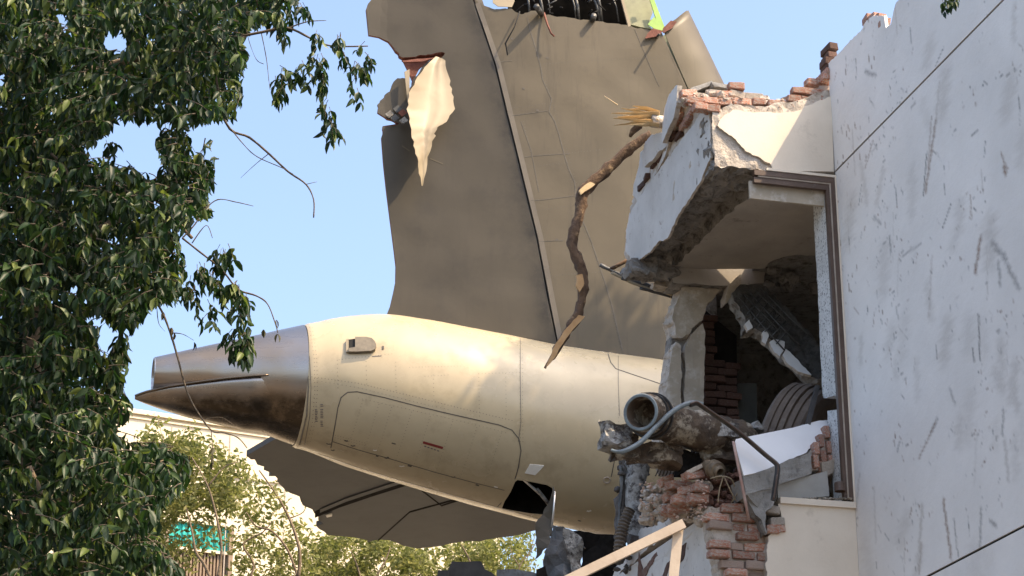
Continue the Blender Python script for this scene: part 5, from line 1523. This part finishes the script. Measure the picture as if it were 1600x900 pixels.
# ================================================================== BACKGROUND
# --- far cream building (turned to the sun) with netted opening
FY = 55.0
fa_ = math.radians(28)
FR = Vector((math.cos(fa_), math.sin(fa_), 0)); FB_ = Vector((-math.sin(fa_), math.cos(fa_), 0))
fo = atY(203, 646, FY); fo0 = Vector((fo.x, fo.y, 0))
far = thing('far_building', fo0, 'pale cream building far behind with faint horizontal joints and a netted opening', 'building')
FPl = Plane(fo0, FR, ZV, FB_)
def far_uz(x, y):
    p = onplane(x, y, fo0, FB_) - fo0
    return p.dot(FR), p.z
ztop = fo.z
ur = far_uz(782, 800)[0]
u0, z1 = far_uz(265, 812); u1, z0 = far_uz(357, 864); zl0 = far_uz(310, 902)[1] - 1.0
def fbox(name, a, b, c, d, v0, v1, m, parent=far): return box(name, fo0 + FR * a + FB_ * v0 + ZV * c, FR * (b - a), FB_ * (v1 - v0), ZV * (d - c), m, parent)
fbox('wall', -9, u0, 0, ztop, 0, .3, M['bgwall'])
fbox('wall', u1, ur, 0, ztop, 0, .3, M['bgwall'])
fbox('wall', u0, u1, z1, ztop, 0, .3, M['bgwall'])
fbox('wall', u0, u1, 0, zl0, 0, .3, M['bgwall'])
fbox('side_wall', ur - .3, ur, 0, ztop, .3, 9, M['bgwall'])
fbox('back_wall', -9, ur, 0, ztop, 9, 9.3, M['bgwall'])
fbox('roof', -9.1, ur + .1, ztop, ztop + .12, -.1, 9.4, M['bgwall'])
zs = []
for (x, y) in [(300, 656), (470, 690), (300, 735)]:
    zz = far_uz(x, y)[1]; zs.append(zz)
    fbox('string_course', -9, ur, zz - .04, zz, -.05, -.002, M['softseam'] if False else M['bgwall'])
for uu in (1.2, 2.9, 4.6, 6.3, 8.0):
    fbox('wall_joint', uu, uu + .03, 0, ztop - .2, -.012, -.002, M['framepale'])
net = fbox('netting', u0, u1, z0, z1, .12, .15, M['bggreen'])
for k in range(9):
    a = u0 + (u1 - u0) * (k + .3) / 9.3
    tube('net_fold', [fo0 + FR * (a + .03 * (k % 3)) + FB_ * .12 + ZV * (z0 + .02), fo0 + FR * a + FB_ * .12 + ZV * (z1 - .02)], .05, M['bggreen'], net, sides=6)
fbox('opening_back', u0, u1, zl0, z0, .2, .25, M['bgbrown'])
for k in range(18):
    a = u0 + (u1 - u0) * k / 18
    fbox('louvre', a + .01, a + .06, zl0, z0 - .03, .10, .199, M['bgbrown'])
fbox('opening_frame', u0 - .08, u0, zl0, z1, -.03, .1, M['bgbrown'])
fbox('opening_frame', u1, u1 + .12, zl0, z1, -.03, .1, M['bgbrown'])
fbox('opening_rail', u0, u1, z0 - .05, z0 + .03, .02, .11, M['bgwall'])
# --- dark boxes and wreck on the rubble below the stabiliser
dk = mat('dark_casing', (.022, .022, .021), (.04, .039, .037), 6, .6, bump=.3, spec=.2)
def dbox(pts, Y, th, lab, m=dk, nm='dark_casing'):
    q = Plane(Vector((0, Y, 0)), RT, ZV, Vector((0, 1, 0)))
    return tag(slab(nm, jag(q.poly(pts), .01, .1, len(lab)), q, th, m, None, None, None, base=q.at(*q.px(*pts[-1]))), lab, 'wreckage', 'dark wreckage at the lower edge')
dbox([(706, 877), (752, 877), (758, 890), (775, 900), (776, 1000), (694, 1000), (697, 898)], 26.5, .6, 'dark grey casing, tallest of the wreckage below the stabiliser')
dbox([(684, 891), (700, 891), (702, 1000), (680, 1000)], 26.4, .5, 'small dark block left of the tall dark casing')
dbox([(776, 890), (800, 889), (830, 893), (846, 900), (846, 1000), (770, 1000)], 26.8, .5, 'dark crumpled sheet right of the tall dark casing', M['sheet'], 'crumpled_sheet')
dbox([(838, 890), (852, 884), (858, 905), (858, 1000), (836, 1000)], 26.7, .4, 'black scrap beside the torn belly skin', M['soot_and_shade'], 'black_scrap')

# ================================================================== LEAVES
rl = random.Random(42)
def leaf_blade(L, W, seg=3):
    """folded, drooping leaf along +X"""
    V = []; Fs = []
    for i in range(seg + 1):
        t = i / seg
        wd = W * math.sin(math.pi * (t * .92 + .06)) ** .8 * (1 - .25 * t)
        z_ = -.22 * L * t * t
        V += [(L * t, wd * .5, z_ + .18 * wd), (L * t, 0, z_), (L * t, -wd * .5, z_ + .18 * wd)]
    for i in range(seg):
        a = i * 3
        Fs += [(a, a + 1, a + 4, a + 3), (a + 1, a + 2, a + 5, a + 4)]
    return V, Fs
def basis(d, roll):
    a, b = frame_of(d)
    c, s = math.cos(roll), math.sin(roll)
    return d.normalized(), a * c + b * s, b * c - a * s
class Leaves:
    def __init__(s, seg=3): s.items = []; s.seg = seg
    def add(s, p, d, roll, L, W, var): s.items.append((p, d, roll, L, W, var))
    def build(s, name, m, parent, singles=0):
        items = sorted(s.items, key=lambda q: (q[0] - CAM).length / q[3])
        one = items[:singles]; rest = items[singles:]
        if one:
            meshes = []
            for k in range(10):
                v, f = leaf_blade(1, .42 + .12 * (k % 3) / 2, s.seg)
                me = bpy.data.meshes.new('leaf'); me.from_pydata(v, [], f); me.materials.append(m)
                at = me.attributes.new('leafvar', 'FLOAT', 'POINT'); at.data.foreach_set('value', [k / 9.0] * len(v))
                me.polygons.foreach_set('use_smooth', [True] * len(me.polygons))
                meshes.append(me)
            off = wloc(parent)
            for (p, d, roll, L, W, var) in one:
                o = bpy.data.objects.new('leaf', meshes[min(9, int(var * 10))]); col.objects.link(o); o.parent = parent
                x, y, z_ = basis(d, roll); p = p - off
                o.matrix_basis = Matrix(((x.x * L, y.x * L, z_.x * L, p.x), (x.y * L, y.y * L, z_.y * L, p.y), (x.z * L, y.z * L, z_.z * L, p.z), (0, 0, 0, 1)))
        if not rest: return None
        tv_, tf_ = leaf_blade(1, 1, s.seg)
        T = np.array(tv_); nvt = len(T); nl_ = len(rest)
        allv = np.zeros((nl_, nvt, 3)); var = np.zeros((nl_, nvt))
        for i, (p, d, roll, L, W, va) in enumerate(rest):
            x, y, z_ = basis(d, roll)
            Mx = np.array([[x.x, x.y, x.z], [y.x, y.y, y.z], [z_.x, z_.y, z_.z]])
            allv[i] = (T * np.array([L, W, L])) @ Mx + np.array(p)
            var[i] = va
        off = np.array(wloc(parent))
        me = bpy.data.meshes.new(name)
        Fa = np.array(tf_)
        faces = (Fa[None] + (np.arange(nl_) * nvt)[:, None, None]).reshape(-1, 4)
        me.vertices.add(nl_ * nvt); me.vertices.foreach_set('co', (allv.reshape(-1, 3) - off).ravel())
        me.loops.add(faces.size); me.loops.foreach_set('vertex_index', faces.ravel())
        me.polygons.add(len(faces)); me.polygons.foreach_set('loop_start', np.arange(0, faces.size, 4)); me.polygons.foreach_set('loop_total', np.full(len(faces), 4))
        me.materials.append(m)
        me.update(calc_edges=True)
        at = me.attributes.new('leafvar', 'FLOAT', 'POINT'); at.data.foreach_set('value', var.ravel())
        me.polygons.foreach_set('use_smooth', [True] * len(faces))
        o = bpy.data.objects.new(name, me); col.objects.link(o); o.parent = parent
        return tag(o, kind='stuff')

# --- near tree at the left: drooping leafy shoots in a deep crown
inc = [[(-80, -80), (476, -80), (470, 4), (455, 22), (420, 30), (402, 44), (380, 58), (388, 92), (376, 128), (378, 165), (366, 190), (336, 190), (330, 225), (336, 270), (325, 310), (338, 330), (318, 352), (306, 338), (296, 360), (275, 372), (290, 402), (286, 448), (284, 476), (258, 478), (240, 480), (226, 498), (205, 528), (188, 524), (168, 504), (152, 506), (155, 530), (146, 546), (176, 566), (190, 552), (204, 560), (196, 590), (190, 618), (206, 632), (206, 655), (186, 668), (178, 690), (215, 698), (250, 700), (290, 708), (300, 735), (290, 770), (262, 790), (250, 800), (248, 840), (262, 870), (288, 895), (290, 960), (-80, 960)]]
exc = [[(150, 222), (176, 200), (200, 190), (238, 200), (246, 240), (262, 268), (246, 292), (232, 284), (214, 268), (180, 262), (152, 246)], [(84, 22), (100, 20), (112, 48), (122, 62), (104, 62), (96, 50)], [(160, 58), (172, 52), (196, 62), (200, 84), (180, 92), (166, 78)], [(228, 196), (252, 188), (246, 212), (234, 232)], [(-10, 118), (8, 118), (8, 142), (-10, 142)], [(132, 56), (142, 60), (136, 66)], [(330, 195), (300, 200), (296, 250), (308, 262)], [(130, 232), (150, 228), (160, 250), (140, 258)], [(230, 318), (248, 310), (254, 330), (240, 338)], [(110, 445), (124, 452), (118, 470), (108, 462)], [(135, 495), (152, 492), (165, 512), (150, 520)]]
tree = thing('broadleaf_tree', Vector((-3.15, 13.2, 0)), 'large dark leafed tree with drooping shoots at the left edge', 'tree')
LV = Leaves(3)
def ok(p):
    q = proj(p)
    return any(inside(q, r) for r in inc) and not any(inside(q, r) for r in exc)
twigs = []
def shoot(p, d, n, spacing, L, crit, twig_r=.004, droop=.10, dead=False):
    path = [p.copy()]
    d = d.normalized()
    got = []
    last = 0
    for i in range(n):
        d = (d + Vector((rl.gauss(0, .08), rl.gauss(0, .08), -droop + rl.gauss(0, .05)))).normalized()
        p = p + d * spacing
        path.append(p.copy())
        for s in (1, -1):
            a, b = frame_of(d)
            side = a * s * math.cos(i * 2.4) + b * math.sin(i * 2.4) * s
            ld = (d * .35 + side * .75 + Vector((0, 0, -.55 - rl.random() * .5)) + Vector((rl.gauss(0, .2), rl.gauss(0, .2), 0))).normalized()
            l = L * rl.uniform(.6, 1.25)
            tip = p + ld * l * .7
            if crit is None or crit(tip):
                last = i + 1
                got.append((p.copy(), ld, rl.uniform(-.9, .9) + (0 if rl.random() > .2 else 1.5), l, l * rl.uniform(.40, .56), rl.random() ** 2.0))
    if len(got) < n: return
    for g_ in got: LV.add(*g_)
    twigs.append((path[:last + 1], [twig_r, twig_r * .4]))
cnt = 0
while cnt < 4600:
    x = rl.uniform(-60, 470); y = rl.uniform(-60, 930)
    if not (any(inside((x, y), r) for r in inc)) or any(inside((x, y), r) for r in exc): continue
    Y = 13.2 + rl.uniform(-1.7, 1.9)
    p = atY(x, y - 14, Y)
    a = rl.uniform(0, 2 * math.pi)
    shoot(p, Vector((math.cos(a), math.sin(a), rl.uniform(-.5, .3))), rl.randint(3, 6), rl.uniform(.032, .05), .084, ok)
    cnt += 1
inc2 = [(-420, -80), (-70, -80), (-70, 960), (-300, 960), (-380, 600), (-430, 200)]
for i in range(1300):
    x = rl.uniform(-420, -60); y = rl.uniform(-60, 930)
    if not inside((x + rl.gauss(0, 30), y), inc2): continue
    a = rl.uniform(0, 2 * math.pi)
    shoot(atY(x, y - 14, 13.2 + rl.uniform(-1.7, 1.9)), Vector((math.cos(a), math.sin(a), rl.uniform(-.5, .3))), rl.randint(3, 6), rl.uniform(.032, .05), .084, None)
# hanging clusters that stand free against the sky: (path in pixels, depth, shoots, leaf size)
for pts, Y, n, L in [
        ([(440, 20), (446, 60)], 12.8, 6, .09), ([(436, 100), (442, 155)], 12.8, 7, .085), ([(468, 100), (472, 124)], 12.8, 5, .08),
        ([(497, 40), (502, 110), (508, 150), (519, 205)], 12.6, 26, .075), ([(530, 50), (534, 90)], 12.6, 6, .075), ([(552, 95), (550, 148)], 12.6, 8, .075), ([(572, 72), (572, 98)], 12.6, 5, .07),
        ([(455, 25), (470, 10)], 12.8, 6, .085), ([(420, 25), (440, 12)], 12.9, 7, .085),
        ([(345, 382), (350, 410)], 12.5, 8, .085), ([(310, 412), (306, 440)], 12.6, 6, .08), ([(330, 430), (345, 455)], 12.5, 6, .08), ([(365, 440), (380, 470)], 12.5, 9, .085), ([(372, 470), (382, 520), (388, 548)], 12.5, 20, .08), ([(326, 470), (326, 505)], 12.5, 4, .075), ([(300, 450), (295, 470)], 12.6, 5, .08), ([(360, 520), (362, 545)], 12.5, 5, .075),
        ([(318, 225), (322, 300)], 12.8, 10, .09), ([(285, 215), (280, 320)], 12.9, 18, .095), ([(265, 200), (262, 300)], 12.9, 14, .095), ([(160, 225), (180, 238)], 12.7, 4, .08), ([(190, 520), (186, 600)], 12.8, 12, .085)]:
    for i in range(n):
        t = rl.random() * (len(pts) - 1); k = min(int(t), len(pts) - 2); f = t - k
        x = pts[k][0] + (pts[k + 1][0] - pts[k][0]) * f + rl.gauss(0, 4); y = pts[k][1] + (pts[k + 1][1] - pts[k][1]) * f
        shoot(atY(x, y - 8, Y + rl.gauss(0, .1)), Vector((rl.gauss(0, .4), rl.gauss(0, .4), -.8)), rl.randint(2, 3), .04, L, None, .0025, .2)
LV.build('foliage', M['leaf'], tree, 300)
v_, f_ = merge([tube_geo(p, r_, 4, cap=False) for p, r_ in twigs])
tag(mk('twigs', v_, f_, M['twig'], tree, recalc=False), kind='stuff')
# trunk and limbs
def limb(name, pts, rad, m=M['treebark'], parent=tree, sides=8, rough=.006, k=5):
    return tube(name, smooth_path(pts, k), rad, m, parent, sides=sides, rough=rough)
tb = Vector((-3.15, 13.2, 0))
limb('trunk', [tb, Vector((-3.2, 13.2, 1.6)), atY(30, 1000, 13.25), atY(44, 800, 13.2), atY(50, 590, 13.1), atY(46, 450, 13.0), atY(38, 330, 13.0), atY(60, 150, 13.1), atY(90, -60, 13.2)], [.17, .14, .11, .085, .06, .055, .05, .04, .03], sides=12)
for pts, r0_, Y in [([(46, 450), (100, 400), (170, 350), (250, 330), (300, 372)], .028, 12.9), ([(60, 150), (140, 110), (220, 90), (330, 70), (372, 58)], .03, 13.0), ([(50, 590), (90, 620), (140, 640), (200, 640)], .022, 12.9), ([(44, 800), (110, 780), (190, 740), (260, 720)], .025, 13.0),
                    ([(372, 58), (410, 50), (450, 44), (490, 62), (520, 72), (575, 72)], .010, 12.7), ([(450, 44), (480, 34), (510, 32)], .005, 12.7), ([(330, 70), (352, 190), (390, 215), (420, 240), (450, 268), (478, 288), (490, 312), (490, 340)], .009, 12.7), ([(420, 240), (400, 256), (376, 278)], .003, 12.7), ([(478, 288), (495, 284)], .003, 12.7), ([(352, 190), (380, 225), (402, 245), (440, 262), (458, 272)], .004, 12.65),
                    ([(285, 372), (305, 350), (318, 330), (340, 312), (370, 316), (396, 322)], .005, 12.6), ([(285, 372), (310, 392), (345, 420), (372, 452), (400, 462), (418, 475), (430, 505), (434, 520)], .007, 12.55), ([(300, 380), (322, 352), (332, 372)], .0035, 12.6),
                    ([(233, 458), (252, 485), (266, 520), (278, 560), (290, 605), (305, 638), (330, 672), (350, 676), (372, 684), (386, 700)], .008, 12.5), ([(330, 672), (332, 700), (332, 715)], .004, 12.5), ([(266, 520), (285, 522), (303, 532)], .003, 12.5), ([(245, 480), (248, 505), (258, 518)], .003, 12.5), ([(320, 655), (345, 652), (365, 664)], .0025, 12.5),
                    ([(60, 400), (80, 372), (98, 350)], .012, 12.0), ([(45, 730), (62, 765), (72, 772)], .022, 11.9), ([(46, 850), (36, 880), (30, 905)], .03, 12.0), ([(80, 240), (105, 268), (96, 300)], .010, 11.9), ([(382, 28), (388, 60), (400, 92), (412, 100)], .003, 12.7), ([(408, 50), (416, 90), (420, 125), (422, 140)], .003, 12.7)]:
    limb('limb', [atY(x, y, Y) for x, y in pts], [r0_, r0_ * .8, r0_ * .45], sides=6, rough=.0015, m=M['treebark'] if r0_ > .01 else M['twig'])
DL = Leaves(3)
for (x, y) in [(268, 512), (272, 520), (303, 535), (332, 712), (334, 700), (432, 500), (434, 522), (412, 515), (255, 488), (331, 722)]:
    p = atY(x, y, 12.5)
    for k in range(2): DL.add(p, Vector((rl.gauss(0, .3), rl.gauss(0, .3), -1)), rl.uniform(-1, 1), .055, .03, rl.random())
DL.build('withered_leaves', M['deadleaf'], tree)
# --- sprig hanging in at the upper right
sg = thing('leaf_sprig', atY(1475, 4, 15.5), 'small green leaf sprig hanging in at the top of the scratched wall', 'twig')
LV = Leaves(3)
tw0 = len(twigs)
for x, y in [(1474, -14), (1478, -6), (1472, -2), (1488, -12), (1490, -16), (1482, -10)]:
    shoot(atY(x, y, 14.2), Vector((.1, 0, -1)), 3, .035, .07, None, .002, .1)
LV.build('foliage', M['leaf'], sg)
v_, f_ = merge([tube_geo(p, r_, 4, cap=False) for p, r_ in twigs[tw0:]] + [tube_geo([atY(1474, -14, 14.2), atY(1500, -60, 14.2), atY(1560, -160, 14.0)], .006, 5)])
mk('stem', v_, f_, M['twig'], sg, recalc=False)

# --- sunlit trees in the background
def bgtree(label, poly, Y, dY, n, base_px, limbs, L=.105, dens=11, seed=0):
    rr_ = random.Random(seed)
    b = atY(base_px[0], base_px[1], Y)
    t = thing('background_tree', Vector((b.x, b.y, 0)), label, 'tree', 'sunlit trees behind the aircraft tail')
    lv_ = Leaves(2)
    xs_ = [p[0] for p in poly]; ys_ = [p[1] for p in poly]
    c = 0
    while c < n:
        x = rr_.uniform(min(xs_), max(xs_)); y = rr_.uniform(min(ys_), max(ys_))
        if not inside((x, y), poly): continue
        if noise.noise(Vector((x * .045, y * .045, seed))) < .06 and rr_.random() < .9: continue
        if 262 < x < 360 and 800 < y < 900 and rr_.random() < .72: c += .4; continue
        c += 1
        p = atY(x, y, Y + rr_.uniform(-dY, dY))
        for k in range(dens):
            q = p + Vector((rr_.gauss(0, .11), rr_.gauss(0, .11), rr_.gauss(0, .09)))
            l = L * rr_.uniform(.6, 1.3)
            lv_.add(q, Vector((rr_.gauss(0, 1), rr_.gauss(0, 1), rr_.gauss(-.3, .6))), rr_.uniform(-1.5, 1.5), l, l * .6, rr_.random())
    lv_.build('crown', M['bgleaf'], t)
    top_ = atY(base_px[0], base_px[1], Y)
    tube('trunk', [Vector((b.x, b.y, 0)), Vector((b.x + .1, b.y, top_.z * .5)), top_], [.2, .14, .09], M['treebark'], t, sides=8)
    for pts, r_ in limbs:
        tube('limb', smooth_path([atY(x, y, Y - dY) for x, y in pts], 4), [r_ * .45, r_ * .34, r_ * .16], M['treebark'], t, sides=6, rough=.004)
    return t
bgtree('olive bushy tree between the dark tree and the metal tail cone', [(200, 715), (225, 685), (245, 655), (262, 680), (300, 680), (318, 700), (345, 700), (372, 718), (388, 732), (372, 752), (362, 790), (352, 830), (340, 860), (300, 885), (260, 905), (230, 905), (225, 800)], 34, 1.2, 620, (330, 905),
       [([(330, 905), (318, 880), (306, 862), (300, 830), (290, 790)], .07), ([(340, 905), (346, 860), (340, 815), (325, 760), (300, 715)], .06), ([(325, 760), (350, 730), (372, 722)], .03), ([(262, 720), (255, 690), (247, 655)], .025)], seed=1)
bgtree('sparse tree with bare crooked limbs under the tip of the stabiliser', [(372, 760), (400, 740), (420, 745), (440, 790), (470, 820), (496, 860), (505, 905), (372, 905), (360, 840)], 36, 1.0, 330, (462, 905),
       [([(466, 905), (468, 860), (452, 810), (430, 770), (405, 735)], .075), ([(466, 905), (450, 860), (425, 830), (400, 822), (385, 800)], .055), ([(390, 905), (396, 880), (380, 850), (410, 832), (425, 815)], .05), ([(452, 810), (474, 800), (480, 780)], .03)], dens=5, seed=2)
bgtree('yellow green tree filling the gap under the left of the stabiliser', [(478, 860), (500, 838), (530, 834), (560, 838), (600, 840), (640, 850), (660, 860), (660, 930), (470, 930)], 39, 1.4, 560, (570, 930),
       [([(570, 930), (560, 890), (548, 860)], .06), ([(570, 930), (600, 880), (610, 855)], .05)], seed=3)
bgtree('yellow green tree under the right of the stabiliser beside the dark casing', [(640, 856), (690, 850), (740, 842), (790, 838), (812, 846), (806, 880), (840, 885), (842, 930), (640, 930)], 40, 1.4, 420, (740, 930),
       [([(740, 930), (735, 880), (720, 850)], .06), ([(800, 930), (812, 885), (830, 860), (838, 846)], .035), ([(812, 885), (800, 866), (796, 850)], .02)], seed=4)
bgtree('thin tree with sky showing through next to the torn belly skin', [(795, 835), (838, 830), (842, 905), (800, 905)], 43, .8, 60, (822, 930),
       [([(822, 930), (820, 890), (828, 860), (836, 838)], .03), ([(820, 890), (808, 868), (800, 846)], .02)], dens=5, seed=5)

# --- tall tree behind the wing; only its shade reaches the picture
pc_ = onfus(890, 715)[0] + SUN * 11.2
tt = thing('tall_tree', bl(7.2, 1.6, 0), 'tall leafy tree behind the right wing whose crown shades the fuselage', 'tree')
lv_ = Leaves(2)
rr_ = random.Random(9)
for i in range(2600):
    q = Vector((rr_.gauss(0, 1), rr_.gauss(0, 1), rr_.gauss(0, 1))).normalized() * rr_.random() ** .4
    q = pc_ + R * q.x * 1.75 + BACK * q.y * 1.9 + ZV * q.z * 1.55
    for k in range(3):
        l = rr_.uniform(.12, .2)
        lv_.add(q + Vector((rr_.gauss(0, .1), rr_.gauss(0, .1), rr_.gauss(0, .1))), Vector((rr_.gauss(0, 1), rr_.gauss(0, 1), rr_.gauss(-.4, .6))), rr_.uniform(-1.5, 1.5), l, l * .6, rr_.random())
lv_.build('crown', M['leaf'], tt)
tube('trunk', smooth_path([bl(7.2, 1.6, 0), bl(7.3, 1.6, 5), bl(7.1, 2.0, 11), bl(6.8, 3.6, 14.5), pc_ - ZV * .6], 5), [.28, .24, .18, .12, .05], M['treebark'], tt, sides=10)
for k in range(5):
    a = k * 1.256
    tube('limb', [pc_ - ZV * .9, pc_ + Vector((math.cos(a), math.sin(a), .3)) * 1.2], [.05, .015], M['treebark'], tt, sides=6)
